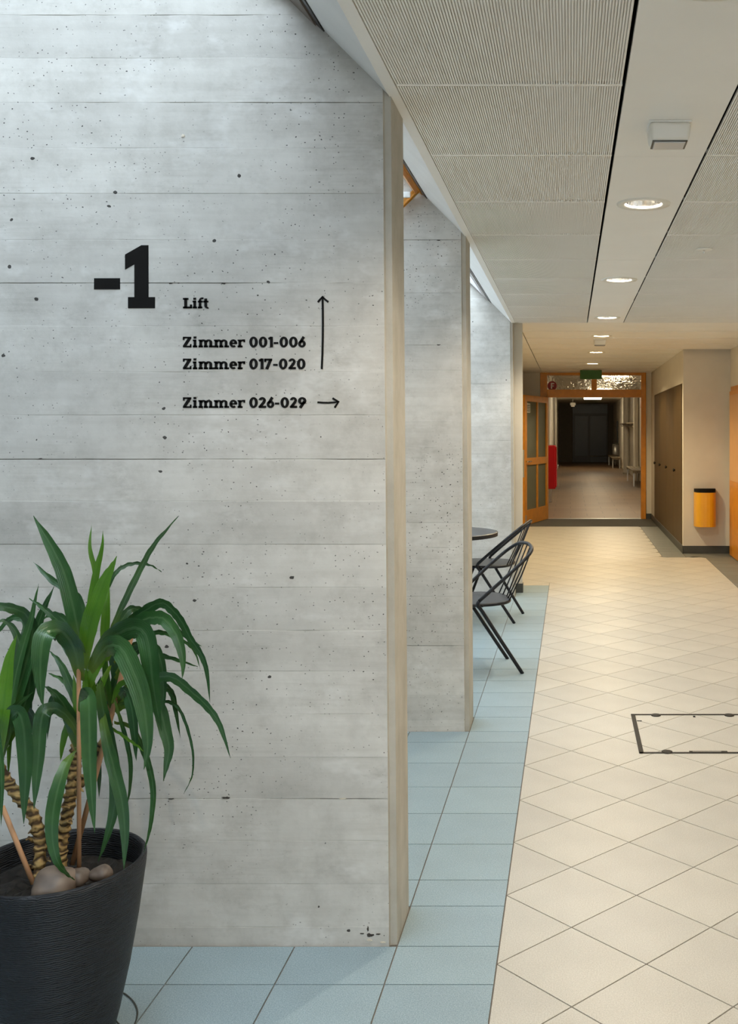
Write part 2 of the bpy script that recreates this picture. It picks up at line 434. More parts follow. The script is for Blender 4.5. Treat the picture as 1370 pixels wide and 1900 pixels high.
# ------------------------------------------------------------------ concrete piers
def zpy(y): return CAM_H-(y-VPY)/F_PX*P1
joint_px = [1720, 1640, 1560, 1482, 1405, 1325, 1245, 1170, 1090, 1010, 930, 852, 770, 690, 605, 525, 445, 359, 275, 190, 108, 28, -52, -132, -214, -296, -378]
JZ = [zpy(y) for y in joint_px]; STRONG = {1482, 1170, 852, 525, 190, 28, -132, -296}
def slope_z(x): return CZ + .035 + (-.535 - x)    # underside of the 45-degree roof line over the light wells
def pier(name, yf, label, seed):
    rnd = random.Random(seed)
    levels = [(-.003, 0, 0)]                 # (z, y offset, groove depth)
    tints = []
    off = 0.0
    for k, (z, y) in enumerate(zip(JZ, joint_px)):
        g = .0036 if y in STRONG else .0012
        levels += [(z-.0017, off, 0), (z-.0004, off, g)]; tints += [rnd.uniform(.90, 1.04), .48 if y in STRONG else .74]
        off = rnd.uniform(-.0003, .0004)
        levels += [(z+.0013, off, 0)]; tints += [.78 if y in STRONG else .95]
    levels += [(4.75, off, 0)]; tints += [1.0]
    xe = lambda z: -.5105 - .0075*min(z, 2.6)
    NC = 44; V, Fc, tv, mi = [], [], [], []
    xs = [XL + (2.16)*k/NC for k in range(NC)]
    run = {}
    for li, (z, o, g) in enumerate(levels):
        e = xe(z); cur = rnd.uniform(.2, 1)
        ring = []; dep = []
        for x in xs:
            cur = min(1., max(0., cur+rnd.uniform(-.55, .55))); dep.append(cur)
            ring.append((x, yf+o+g*cur, z+(rnd.uniform(-.0008, .0008) if g else 0)))
        run[li] = dep
        ring += [(x, y, z) for x, y in ((e-.0225, yf+o), (e-.0195, yf+.009), (e-.001, yf+.011), (e, yf+.013), (e-.001, yf+PT-.02), (e-.004, yf+PT), (XL, yf+PT))]
        V += ring
    n = NC+7
    for k in range(len(levels)-1):
        gl = k if levels[k][2] else (k+1 if levels[k+1][2] else None)
        for i in range(n):
            j = (i+1) % n
            t_ = tints[k]
            if gl is not None and i < NC: t_ = 1-(1-t_)*run[gl][i]
            Fc.append((k*n+i, k*n+j, (k+1)*n+j, (k+1)*n+i)); tv.append(t_); mi.append(1 if NC <= i <= NC+4 else 0)
    Fc.append(tuple(range(n-1, -1, -1))); tv.append(1); mi.append(0)
    Fc.append(tuple((len(levels)-1)*n+i for i in range(n))); tv.append(1); mi.append(0)
    bm = bmesh.new(); lay_t = bm.faces.layers.float.new('tint_f')
    vs = [bm.verts.new(v) for v in V]
    for q, t, m in zip(Fc, tv, mi):
        f = bm.faces.new([vs[i] for i in q]); f[lay_t] = t; f.material_index = m
    co = Vector((-.535, 0, CZ+.035)); no = Vector((1, 0, 1)).normalized()
    r = bmesh.ops.bisect_plane(bm, geom=list(bm.verts)+list(bm.edges)+list(bm.faces), plane_co=co, plane_no=no, clear_outer=True)
    ed = [e for e in r['geom_cut'] if isinstance(e, bmesh.types.BMEdge)]
    bmesh.ops.contextual_create(bm, geom=ed)
    vals = []
    bm.faces.ensure_lookup_table()
    for f in bm.faces: vals.append(f[lay_t] if f[lay_t] > 0 else 1.0)
    o = bm_obj(name, bm, M_CONC); o.data.materials.append(M_ARRIS)
    a = o.data.attributes.new('tint', 'FLOAT_COLOR', 'FACE')
    for i, v in enumerate(vals): a.data[i].color = (v, v, v*.995, 1)
    return struct(o, label, 'wall')
wp1 = pier('wall_pier_front', P1, 'board-marked concrete pier carrying the black lettering', 1)
wp2 = pier('wall_pier_middle', P2, 'narrow visible board-marked concrete pier behind the lettered one', 2)
wp3 = pier('wall_pier_far', P3, 'bluish concrete pier behind the round table and chairs', 3)
wp0 = pier('wall_pier_near', -1.30, 'concrete pier closing the first light well', 4)
# knocked-out spot at the foot of the lettered pier and the rust-brown dirt at its corner
rnd = random.Random(5)
def blob(name, c, rx, rz, mat, parent, th=.0016, n=14, seed=1):
    r = random.Random(seed); pts = []
    for i in range(n):
        a = 2*PI*i/n; k = r.uniform(.55, 1.15); pts.append((c.x+rx*k*math.cos(a), c.z+rz*k*math.sin(a)))
    v = [(x, c.y-th, z) for x, z in pts]+[(x, c.y+.001, z) for x, z in pts]
    f = [tuple(range(n-1, -1, -1)), tuple(range(n, 2*n))]+[(i, (i+1) % n, n+(i+1) % n, n+i) for i in range(n)]
    return mesh(name, v, f, mat, parent)
M_CHIP = plain('broken_concrete', (.045, .04, .035, 1), .95, var=.4, scale=60)
M_CHIPW = plain('pale_aggregate', (.66, .60, .50, 1), .8, var=.2, scale=60)
blob('chip', at(687, 1735, P1), .011, .006, M_CHIP, wp1, seed=2); blob('chip', at(683, 1723, P1), .003, .008, M_CHIP, wp1, seed=3)
blob('chip', at(673, 1732, P1), .007, .002, M_CHIP, wp1, seed=4); blob('chip', at(702, 1733, P1), .007, .002, M_CHIP, wp1, seed=6)
blob('chip', at(686, 1744, P1), .009, .0035, M_CHIPW, wp1, .003, seed=7); blob('chip', at(711, 1748, P1), .008, .002, M_CHIPW, wp1, .003, seed=8)
blob('chip', at(420, 1480, P1), .014, .0035, M_CHIP, wp1, seed=9); blob('chip', at(415, 526, P1), .008, .0022, M_CHIP, wp1, seed=10)
blob('chip', at(317, 526, P1), .006, .002, M_CHIP, wp1, seed=11); blob('chip', at(318, 1482, P1), .009, .002, M_CHIP, wp1, seed=12)
blob('chip', at(75, 851, P1), .007, .0016, M_CHIP, wp1, seed=13); blob('chip', at(636, 1482, P1), .012, .0015, M_CHIPW, wp1, seed=14)
blob('chip', at(340, 252, P1), .005, .005, M_CHIPW, wp1, .003, seed=15)
blob('chip', at(814, 446, P2), .012, .003, M_CHIP, wp2, seed=16); blob('chip', at(814, 640, P2), .011, .003, M_CHIP, wp2, seed=17)

# ------------------------------------------------------------------ walls
struct(box('wall_left_near', XL-.12, XL, Y0, P1, -.1, 4.75, M_CONC), 'unseen back wall of the plant light well, concrete to curb bounced light', 'wall')  # unseen; concrete finish picked to reduce bounce on the pier
struct(box('wall_left', XL-.12, XL, P1, P3+PT, -.1, 4.75, M_SOFFIT), 'unseen back wall of the light wells behind the piers, white to bounce light', 'wall')  # unseen; white finish picked to throw light into these bays
WB = (-.30, 1.85, .75, 2.45)
wb = struct(box('wall_back', XL-.1, WB[0], Y0-.15, Y0, -.1, 4.75, M_PLASTER), 'plaster wall behind the viewpoint', 'wall')
box('wall_piece', WB[1], XR+.15, Y0-.15, Y0, -.1, 2.8, M_PLASTER, wb); box('wall_piece', WB[0], WB[1], Y0-.15, Y0, -.1, WB[2], M_PLASTER, wb); box('wall_piece', WB[0], WB[1], Y0-.15, Y0, WB[3], 4.75, M_PLASTER, wb)
w4 = tag(empty('window_4', ((WB[0]+WB[1])/2, Y0-.08, WB[2])), 'wide window behind the viewpoint', 'window', kind='structure')
ww, wh = (WB[1]-WB[0])/2, WB[3]-WB[2]
for b in ((-ww, ww, 0, .06), (-ww, ww, wh-.06, wh), (-ww, -ww+.06, .06, wh-.06), (ww-.06, ww, .06, wh-.06), (-.03, .03, .06, wh-.06)): box('window_frame', b[0], b[1], -.03, .03, b[2], b[3], M_ORANGE, w4)
for a, b in ((-ww+.06, -.03), (.03, ww-.06)): box('pane', a, b, -.004, .004, .06, wh-.06, M_GLASS, w4)
struct(box('wall_right', XR, XR+.15, Y0, YCUP+.15, -.1, 2.8, M_PLASTER), 'cream plaster wall at the right edge with orange door', 'wall')
def el_wall(name, boxes, mat, label):
    o = None
    bm = bmesh.new()
    for b in boxes:
        v, f = bvf(*b); vs = [bm.verts.new(p) for p in v]
        for q in f: bm.faces.new([vs[i] for i in q])
    return struct(bm_obj(name, bm, mat), label, 'wall')
struct(box('wall_bin', XCUP, XR+.15, YCUP, YCUP+.12, -.1, 2.8, M_PLASTER), 'cream wall face behind the yellow waste bin', 'wall')
struct(box('wall_cupboards', XCUP+.03, XCUP+.6, YCUP+.12, YD+.02, -.1, 2.8, M_PLASTER), 'cream wall in which the brown cupboards are set', 'wall')
struct(box('wall_lobby_left', XLOB-.12, XLOB, P3+PT, YD, -.1, 2.8, M_PLASTER), 'cream wall left of the open orange door', 'wall')
struct(box('wall_jamb', -.80, -.452, P3+PT+.012, P3+PT+.10, -.003, CZ2+.05, M_PLASTER), 'narrow cream plaster edge beside the far concrete pier', 'wall')
box('skirting', -.80, -.446, P3+PT+.004, P3+PT+.106, -.002, .085, M_BASE, bpy.data.objects['wall_jamb'])
struct(box('wall_door_left', XLOB-.1, -.522, YD, YD+.14, -.1, 3.0, M_PLASTER), 'cream wall strip left of the orange door frame', 'wall')
struct(box('wall_door_right', 1.305, XCUP+.5, YD, YD+.14, -.1, 3.0, M_PLASTER), 'cream wall strip between orange door frame and cupboards', 'wall')
struct(box('wall_door_above', -.522, 1.305, YD+.02, YD+.14, 2.546, 3.0, M_PLASTER), 'wall strip above the orange door frame', 'wall')
# upper piece of the cupboard wall flush with the doors, and the bits beside them
uw = struct(box('wall_cupboard_front', XCUP, XCUP+.03, YCUP+.12, YD, 2.118, 2.6, M_PLASTER), 'cream wall above the brown cupboards', 'wall')
box('side_strip', XCUP, XCUP+.03, 16.75, YD, -.003, 2.118, M_PLASTER, uw)
# skirtings
def skirt(name, *b): return struct(box(name, *b, -.003, .095, M_BASE, None, .004), 'dark grey skirting board', 'skirting')
skirt('baseboard_bin', XCUP+.0, XR-.012, YCUP-.012, YCUP)
skirt('baseboard_right', XR-.012, XR, Y0, YCUP)
skirt('baseboard_door', 1.31, XCUP, YD-.012, YD)
skirt('baseboard_cupboards', XCUP-.012, XCUP, YCUP-.012, YD-.012)

# ------------------------------------------------------------------ ceilings
ceil = struct(box('ceiling', -.50, XR+.1, Y0, Y9, 2.72, 2.8, M_PLENUM), 'suspended metal ceiling with ribbed panels and a plain middle strip', 'ceiling')
ceil2 = struct(box('ceiling', -.52, XR+.1, Y9+.012, YD+.1, 2.72, 2.8, M_PLENUM), 'suspended ceiling of wide cross panels before the orange door', 'ceiling')
box('slab_piece', XLOB-.1, -.52, P3+PT+.005, YD+.1, 2.72, 2.8, M_PLENUM, ceil2)
def ribbed(name, x0, x1, L, pitch=.0072, gap=.0029, deep=.008):
    n = int((x1-x0)/pitch); pitch = (x1-x0)/n; pr = [(x0, .009), (x0, 0)]
    for i in range(n):
        a = x0+i*pitch
        pr += [(a+(pitch-gap), 0), (a+(pitch-gap), deep), (a+pitch, deep), (a+pitch, 0)]
    pr[-1] = (x1, deep); pr.append((x1, .009))
    v = [(x, 0, z) for x, z in pr]+[(x, L, z) for x, z in pr]; m = len(pr)
    f = [(i, i+1, m+i+1, m+i) for i in range(m-1)] + [(0, m, 2*m-1, m-1)]
    me = bpy.data.meshes.new(name); me.from_pydata(v, [], f); me.materials.append(M_RIB); return me
STEP = .733; SB = .020
jl = [2.88+STEP*k for k in range(-8, 9)]; jl = [y for y in jl if y < Y9-.1] + [Y9-.004]
meL = ribbed('ribbed_panel', -.498, .148, STEP-SB); meR = ribbed('ribbed_panel', .487, XR-.004, STEP-SB)
lastL = ribbed('ribbed_panel', -.498, .148, jl[-1]-jl[-2]-SB); lastR = ribbed('ribbed_panel', .487, XR-.004, jl[-1]-jl[-2]-SB)
for k, (a, b) in enumerate(zip(jl[:-1], jl[1:])):
    last = k == len(jl)-2
    for me in ((lastL, lastR) if last else (meL, meR)):
        o = bpy.data.objects.new('ribbed_panel', me); o.location = (0, a+SB/2, CZ); link(o, ceil)
    for x0, x1 in ((-.498, .148), (.487, XR-.004)):
        box('joint_strip', x0, x1, a-SB/2+.0015, a+SB/2-.0015, CZ, CZ+.02, M_RIB, ceil)
def holed(name, x0, x1, y0, y1, z, holes, mat, parent, th=.015):
    """flat plate with round openings for the downlights"""
    bm = bmesh.new(); ys = [y0]
    if not holes: 
        bm.free(); return box(name, x0, x1, y0, y1, z, z+th, mat, parent)
    cx, cy, r = holes[0]; N = 32
    def border(a):
        dx, dy = math.cos(a), math.sin(a); ts = []
        if dx > 1e-6: ts.append((x1-cx)/dx)
        if dx < -1e-6: ts.append((x0-cx)/dx)
        if dy > 1e-6: ts.append((y1-cy)/dy)
        if dy < -1e-6: ts.append((y0-cy)/dy)
        t = min(ts); return (cx+dx*t, cy+dy*t)
    angs = sorted([2*PI*i/N for i in range(N)] + [math.atan2(y-cy, x-cx) % (2*PI) for x in (x0, x1) for y in (y0, y1)])
    vs = []
    for a in angs:
        bx, by = border(a); ix, iy = cx+r*math.cos(a), cy+r*math.sin(a)
        vs.append([bm.verts.new(p) for p in ((bx, by, z), (ix, iy, z), (ix, iy, z+th), (bx, by, z+th))])
    n = len(vs)
    for i in range(n):
        p, q = vs[i], vs[(i+1) % n]
        for k in range(4):
            l = (k+1) % 4
            bm.faces.new((p[k], p[l], q[l], q[k]))
    bmesh.ops.recalc_face_normals(bm, faces=list(bm.faces))
    return bm_obj(name, bm, mat, parent)
CX = .3175; HR = .098
DL1 = [-2.17, .005, 2.19, 4.376, 6.56, 8.73]; DL2 = [10.72, 12.92, 15.08]
cj = [-2.95, -.752, 1.432, 3.63, 5.816, 8.0, Y9-.004]
for a, b in zip(cj[:-1], cj[1:]):
    holed('middle_panel', .158, .477, a+.001, b-.001, CZ, [(CX, y, HR) for y in DL1 if a < y < b], M_WHITE, ceil)
# plain white edge profile and the sloping board under the roof glazing
struct(box('trim_1', -.535, -.501, Y0, Y9, CZ-.002, CZ+.05, M_WHITE), 'flat white edge profile along the ribbed ceiling', 'trim')
v = [(-.535, Y0, CZ), (-.722, Y0, CZ+.19), (-.700, Y0, CZ+.215), (-.500, Y0, CZ+.05), (-.50, Y0, CZ+.3), (-.70, Y0, CZ+.3)]
pr = [(-.535, CZ), (-.722, CZ+.187), (-.722, CZ+.30), (-.50, CZ+.30), (-.50, CZ+.05), (-.535, CZ+.05)]
n = len(pr); vs = [(x, Y0, z) for x, z in pr]+[(x, P3+PT, z) for x, z in pr]
struct(mesh('trim_2', vs, [tuple(range(n)), tuple(range(2*n-1, n-1, -1))]+[(i, n+i, n+(i+1) % n, (i+1) % n) for i in range(n)], M_SOFFIT), 'white sloping board between ribbed ceiling and skylights', 'trim')
struct(box('trim_3', -.50, XR, Y9-.002, Y9+.004, CZ, CZ+.2, M_WHITE), 'white end edge of the near ceiling', 'trim')
# lobby ceiling
j2 = [Y9+.014] + [10.22+.737*k for k in range(10)]; j2 = [y for y in j2 if y < YD-.2]+[YD-.002]
for a, b in zip(j2[:-1], j2[1:]):
    xr = XR-.004 if b < YCUP+.3 else XCUP-.002
    hol = [(CX+.012, y, HR) for y in DL2 if a < y < b]
    holed('cross_panel', -.488, xr, a+.004, b-.004, CZ2, hol, M_WHITE, ceil2)
    box('side_panel', XLOB, -.498, max(a+.004, P3+PT+.012), b-.004, CZ2, CZ2+.015, M_WHITE, ceil2)
    box('joint_rail', -.488, xr, b-.004, b+.004, CZ2-.004, CZ2+.012, M_PLASTIC, ceil2)

# ------------------------------------------------------------------ skylights over the light wells
M_FRAMEGREY = plain('light_grey_window_frame', (.42, .40, .40, 1), .5, var=.05)
M_FRAMEBROWN = plain('grey_brown_window_frame', (.16, .125, .10, 1), .5, var=.08)
def skylight(idx, y0, y1, open_sash, label):
    FM = M_ORANGE if open_sash else (M_FRAMEBROWN if idx == 1 else M_FRAMEGREY)
    root = tag(empty('window_%d' % idx, (0, (y0+y1)/2, 2.70)), label, 'skylight', kind='structure')
    oy = (y0+y1)/2
    A = Vector((-.735, 0, CZ+.215)); u = Vector((-1, 0, 1)).normalized(); nrm = Vector((1, 0, 1)).normalized(); Lr = 2.74
    def bar(name, s0, s1, t0, t1, d0, d1, mat):     # s along slope, t along depth, d outwards
        v = []
        for d in (d0, d1):
            for s, t in ((s0, t0), (s1, t0), (s1, t1), (s0, t1)):
                p = A+u*s+nrm*d; v.append((p.x, t-oy, p.z-2.70))
        f = [(0,1,2,3),(7,6,5,4),(0,4,5,1),(1,5,6,2),(2,6,7,3),(3,7,4,0)]
        return mesh(name, v, f, mat, root)
    bar('lower_rail', 0, .075, y0, y1, -.02, .06, FM)
    bar('upper_rail', Lr-.08, Lr, y0, y1, -.02, .06, FM)
    for t in (y0, y1-.06): bar('stile', .075, Lr-.08, t, t+.06, -.02, .06, FM)
    nm = max(1, int((y1-y0)/1.1)); w_ = (y1-y0)/nm
    for k in range(1, nm): bar('mullion', .075, Lr-.08, y0+k*w_-.03, y0+k*w_+.03, -.02, .06, FM)
    for k in range(nm): bar('pane', .075, Lr-.08, y0+k*w_+.03, y0+(k+1)*w_-.03, .018, .024, M_GLASS)
    bar('black_seal', -.03, 0, y0, y1, -.015, .05, M_DARKFRAME)
    if open_sash:
        # opened inner sash, hinged on the lower rail and hanging down into the light well
        dn = Vector((-1, 0, -1)).normalized(); B = A+Vector((-.02, 0, -.005)); th = Vector((-1, 0, 1)).normalized()
        def sb(name, s0, s1, t0, t1, d0, d1, mat):
            v = []
            for d in (d0, d1):
                for s, t in ((s0, t0), (s1, t0), (s1, t1), (s0, t1)):
                    p = B+dn*s+th*d; v.append((p.x, t-oy, p.z-2.70))
            f = [(0,1,2,3),(7,6,5,4),(0,4,5,1),(1,5,6,2),(2,6,7,3),(3,7,4,0)]
            return mesh(name, v, f, mat, root)
        a, b = y0+.15, y1-.03
        sb('sash_stile', 0, .55, b-.014, b, 0, .022, M_ORANGE); sb('sash_stile', 0, .55, b-.040, b-.026, 0, .022, M_ORANGE)
        sb('sash_gap_strip', 0, .55, b-.026, b-.014, .006, .018, M_DARKFRAME)  # near-black strip put in for the dark gap between both stiles
        box('opener_box', -.86, -.795, y1-.075-oy, y1-oy, 2.672-2.70, 2.702-2.70, M_SIGNWHITE, root, .004)
        sb('sash_stile', 0, .55, a, a+.06, 0, .04, M_ORANGE)
        sb('sash_rail', .50, .55, a+.06, b-.040, 0, .03, M_ORANGE); sb('sash_rail', 0, .022, a+.06, b-.040, 0, .03, M_ORANGE)
        sb('sash_pane', .022, .50, a+.06, b-.040, .009, .014, M_GLASS)
    return root
skylight(1, -1.04, P1-.002, False, 'roof glazing over the light well with the plant')
skylight(2, P1+PT+.002, P2-.002, True, 'orange framed roof window between the two near piers')
skylight(3, P2+PT+.002, P3-.002, False, 'roof glazing over the seating light well')

# ------------------------------------------------------------------ glazed orange door at the end of the lobby
d1 = struct(empty('door_1', (0, YD, 0)), 'orange framed glazed door with transom lights, leaf standing open', 'door')
def dbox(name, x0, x1, y0, y1, z0, z1, mat, parent=d1, bevel=.006): return box(name, x0, x1, y0-YD if parent is d1 else y0, y1-YD if parent is d1 else y1, z0, z1, mat, parent, bevel)
YA, YB = YD-.03, YD+.10
dbox('post', -.522, -.402, YA, YB, 0, 2.546, M_ORANGE); dbox('post', 1.222, 1.305, YA, YB, 0, 2.546, M_ORANGE)
dbox('top_rail', -.402, 1.222, YA, YB, 2.485, 2.546, M_ORANGE)
dbox('transom_bar', -.402, 1.222, YA-.02, YB, 2.105, 2.238, M_ORANGE)
dbox('transom_mullion', .365, .456, YA, YB, 2.238, 2.485, M_ORANGE)
for x0, x1 in ((-.402, .365), (.456, 1.222)): dbox('transom_pane', x0, x1, YD+.03, YD+.038, 2.238, 2.485, M_CAST, bevel=0)
dbox('threshold', -.402, 1.222, YA, YB, -.003, .006, M_STEEL, bevel=0)
hx, hy, fx, fy = -.405, YD-.045, -.752, 16.10
ang = math.atan2(fy-hy, fx-hx); LW = math.hypot(fx-hx, fy-hy)
leaf = mesh('leaf', [], [], None, d1)
def leaf_mesh():
    bm = bmesh.new()
    def add(u0, u1, z0, z1):
        v, f = bvf(u0, u1, -.024, .024, z0, z1); q = [bm.verts.new(p) for p in v]
        for g in f: bm.faces.new([q[i] for i in g])
    for b in ((0, .105, .012, 2.10), (LW-.115, LW, .012, 2.10), (.105, LW-.115, 2.0, 2.10), (.105, LW-.115, .97, 1.085), (.105, LW-.115, .012, .245)): add(*b)
    me = bpy.data.meshes.new('leaf'); bm.to_mesh(me); bm.free(); me.materials.append(M_ORANGE); return me
leaf.data = leaf_mesh(); leaf.location = (hx, hy-YD, 0); leaf.rotation_euler = (0, 0, ang)
um = LW*.46
for z0, z1 in ((.245, .97), (1.085, 2.0)):
    box('leaf_mullion', um-.03, um+.03, -.022, .022, z0, z1, M_ORANGE, leaf)
    for u0, u1 in ((.105, um-.03), (um+.03, LW-.115)): box('leaf_pane', u0, u1, -.004, .004, z0, z1, M_LEAFGLASS, leaf)
tube('handle', [(LW-.06, .024, 1.03), (LW-.06, .07, 1.03), (LW-.20, .072, 1.03)], .011, M_CHROME, leaf)
box('lock_plate', LW-.001, LW+.002, -.015, .015, .78, 1.22, M_STEEL, leaf)
box('kick_stop', LW-.06, LW-.03, .024, .034, .02, .17, M_STEEL, leaf)
box('notice', LW-.34, LW-.14, .0045, .007, 1.82, 1.97, M_SIGNWHITE, leaf)
for k in range(4): box('notice_line', LW-.32, LW-.16, .0071, .0078, 1.84+.03*k, 1.855+.03*k, M_BASE, leaf)

# round F sticker on the transom glass
fs = tag(empty('round_sticker', (0, YD+.03, 2.302)), 'round dark red sticker with a white F on transom glass', 'sticker')
c = at(1025, 716, YD+.03)
fs.location = (c.x, YD+.0295, c.z)
lathe('disc', [(.082, -.001), (.082, .001)], M_SIGNRED, fs, 36, smooth=False, mat_rot=Matrix.Rotation(PI/2, 3, 'X'))
fv = [(-.022, -.05), (.0, -.05), (.0, -.012), (.030, -.012), (.030, .008), (.0, .008), (.0, .030), (.036, .030), (.036, .052), (-.022, .052)]
def flat(name, poly, y, mat, parent, th=.0012):
    n = len(poly); v = [(x, y-th, z) for x, z in poly]+[(x, y, z) for x, z in poly]
    return mesh(name, v, [tuple(range(n)), tuple(range(2*n-1, n-1, -1))]+[(i, n+i, n+(i+1) % n, (i+1) % n) for i in range(n)], mat, parent)
flat('letter', fv, -.0012, M_SIGNWHITE, fs)

# ------------------------------------------------------------------ far corridor beyond the door
struct(box('floor', -.9, 2.5, YD+.05, YE+.2, -.1, 0, M_FARFLOOR), 'brown stone floor of the dim corridor beyond the door', 'floor')
struct(box('ceiling', -.9, 2.5, YD+.14, YE+.2, FZ, FZ+.1, M_PLASTER), 'cream ceiling of the dim corridor beyond the door', 'ceiling')
struct(box('wall_far_left', -.75, -.58, YD+.14, YE, -.1, FZ+.05, M_PLASTER), 'cream left wall of the dim corridor', 'wall')
struct(box('wall_far_right', 2.13, 2.3, YD+.14, YE, -.1, FZ+.05, M_PLASTER), 'cream right wall of the dim corridor with benches', 'wall')
struct(box('wall_far_end', -.7, 2.3, YE, YE+.15, -.1, FZ+.05, M_DARKWALL), 'end wall of the corridor, its unlit shade put into the brown', 'wall')
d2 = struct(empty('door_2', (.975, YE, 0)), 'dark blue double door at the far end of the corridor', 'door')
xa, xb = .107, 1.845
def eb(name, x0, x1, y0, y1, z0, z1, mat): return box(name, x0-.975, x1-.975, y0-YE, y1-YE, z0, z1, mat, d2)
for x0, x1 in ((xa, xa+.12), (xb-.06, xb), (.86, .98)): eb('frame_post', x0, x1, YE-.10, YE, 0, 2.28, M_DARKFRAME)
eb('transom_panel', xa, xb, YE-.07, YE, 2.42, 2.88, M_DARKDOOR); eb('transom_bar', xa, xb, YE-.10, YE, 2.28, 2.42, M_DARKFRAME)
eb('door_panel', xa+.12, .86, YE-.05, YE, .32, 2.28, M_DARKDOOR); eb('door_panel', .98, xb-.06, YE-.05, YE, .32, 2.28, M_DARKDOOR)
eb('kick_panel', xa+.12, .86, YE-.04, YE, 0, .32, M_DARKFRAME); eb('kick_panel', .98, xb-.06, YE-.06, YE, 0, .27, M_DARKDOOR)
# ceiling luminaires of the corridor (their own tubes give the light)
M_TUBELIGHT = emissive('fluorescent_diffuser', (1, .84, .58, 1), 85.0)
def strip(y, x0, x1, label):
    r = tag(empty('ceiling_light', ((x0+x1)/2, y, FZ)), label, 'ceiling light', 'strip lights of the dim corridor')
    hw = (x1-x0)/2
    box('housing', -hw-.03, hw+.03, -.10, .10, -.03, -.001, M_PLASTIC, r, .008)
    box('diffuser', -hw, hw, -.075, .075, -.085, -.03, M_TUBELIGHT, r, .02, 3, True)
strip(24.0, .72, 1.40, 'bright strip light seen through the transom glass')
strip(19.5, .66, 1.34, 'unseen strip light added above the orange transom'); strip(32.0, .62, 1.30, 'unseen strip light added behind the transom bar')  # both out of sight, added to brighten the corridor
strip(40.5, .55, 1.24, 'strip light above the dark double door')
# red hose cabinet
hc = tag(empty('fire_hose_cabinet', (-.43, 20.5, .37)), 'red metal wall cabinet just behind the open orange door', 'cabinet')
box('body', -.14, .13, -.45, .45, 0, .86, M_RED, hc, .012); box('door', .13, .148, -.42, .42, .03, .83, M_RED, hc, .006)
tube('latch', [(.15, -.36, .40), (.175, -.36, .40), (.175, -.36, .48)], .008, M_STEEL, hc)
pp = tag(tube('wall_pipe', [(-.43, 21.6, .0), (-.43, 21.6, FZ)], .03, M_PLASTIC, None, 14), 'pale vertical pipe above the red cabinet', 'pipe')
# columns, benches, shelf on the right wall
def column(x, y, r, label): return tag(lathe('round_column', [(r*1.1, 0), (r*1.1, .08), (r, .09), (r, FZ-.02), (r*1.05, FZ)], M_PLASTER, None, 28, (x, y, 0)), label, 'column', 'round columns along the corridor wall')
column(2.02, 36.5, .11, 'farther pale round column by the corridor wall shelf'); column(2.04, 31.2, .09, 'nearer pale round column beside the near bench')
def bench(x0, x1, y0, y1, label):
    r = tag(empty('slatted_bench', ((x0+x1)/2, (y0+y1)/2, 0)), label, 'bench', 'slatted benches in the corridor')
    hx, hy = (x1-x0)/2, (y1-y0)/2; nsl = 4; sw = 2*hx/nsl
    for k in range(nsl): box('slat', -hx+k*sw+.008, -hx+(k+1)*sw-.008, -hy, hy, .425, .45, M_BENCH, r, .004)
    for y in (-hy+.10, hy-.16):
        box('crossbar', -hx+.02, hx-.02, y, y+.05, .36, .424, M_BENCH, r)
        for x in (-hx+.03, hx-.07): box('leg', x, x+.04, y, y+.045, .0, .36, M_STEEL, r)
bench(1.70, 2.10, 27.7, 31.0, 'near slatted wooden bench at the right edge of the doorway')
bench(1.70, 2.08, 41.5, 46.0, 'far slatted wooden bench below the steel bin')
sb_ = tag(empty('wall_bin', (1.97, 44.0, .50)), 'small steel cylinder bin on the wall above the far bench', 'bin')
lathe('drum', [(.145, 0), (.15, .01), (.15, .46), (.14, .46), (.135, .05), (.0, .05)], M_STEEL, sb_, 28, cap=False)
lathe('lid', [(.152, .455), (.152, .49), (.06, .50)], M_BASE, sb_, 28)
tag(box('wall_conduit', 2.06, 2.13, 44.9, 44.97, 1.0, 2.0, M_DARKFRAME), 'dark vertical conduit above the steel cylinder bin', 'conduit')
cs = tag(empty('coat_shelf', (2.13, 36.0, 1.72)), 'pale wall shelf with hooks on the corridor wall', 'shelf')
box('board', -.26, -.001, -2.2, 2.2, .06, .10, M_BENCH, cs, .006); box('hook_rail', -.05, -.001, -2.2, 2.2, -.06, .0, M_BENCH, cs, .004)
for k in range(4): tube('bracket', [(-.02, -1.9+1.27*k, -.02), (-.20, -1.9+1.27*k, .0), (-.24, -1.9+1.27*k, .06)], .012, M_STEEL, cs)
tag(box('alarm_box', 2.05, 2.13, 29.3, 29.6, 2.20, 2.52, M_RED, None, .01), 'small dark red alarm box high beside the door post', 'alarm box')
el = tag(empty('hanging_lamp', (.10, 43.0, FZ)), 'small white lamp hanging before the dim end wall', 'lamp')
tube('rod', [(0, 0, 0), (0, 0, -.15)], .012, M_PLASTIC, el); box('body', -.12, .12, -.05, .05, -.27, -.15, M_PLASTIC, el, .02); box('lens', -.08, .08, -.04, .04, -.33, -.27, M_PLASTIC, el, .015)

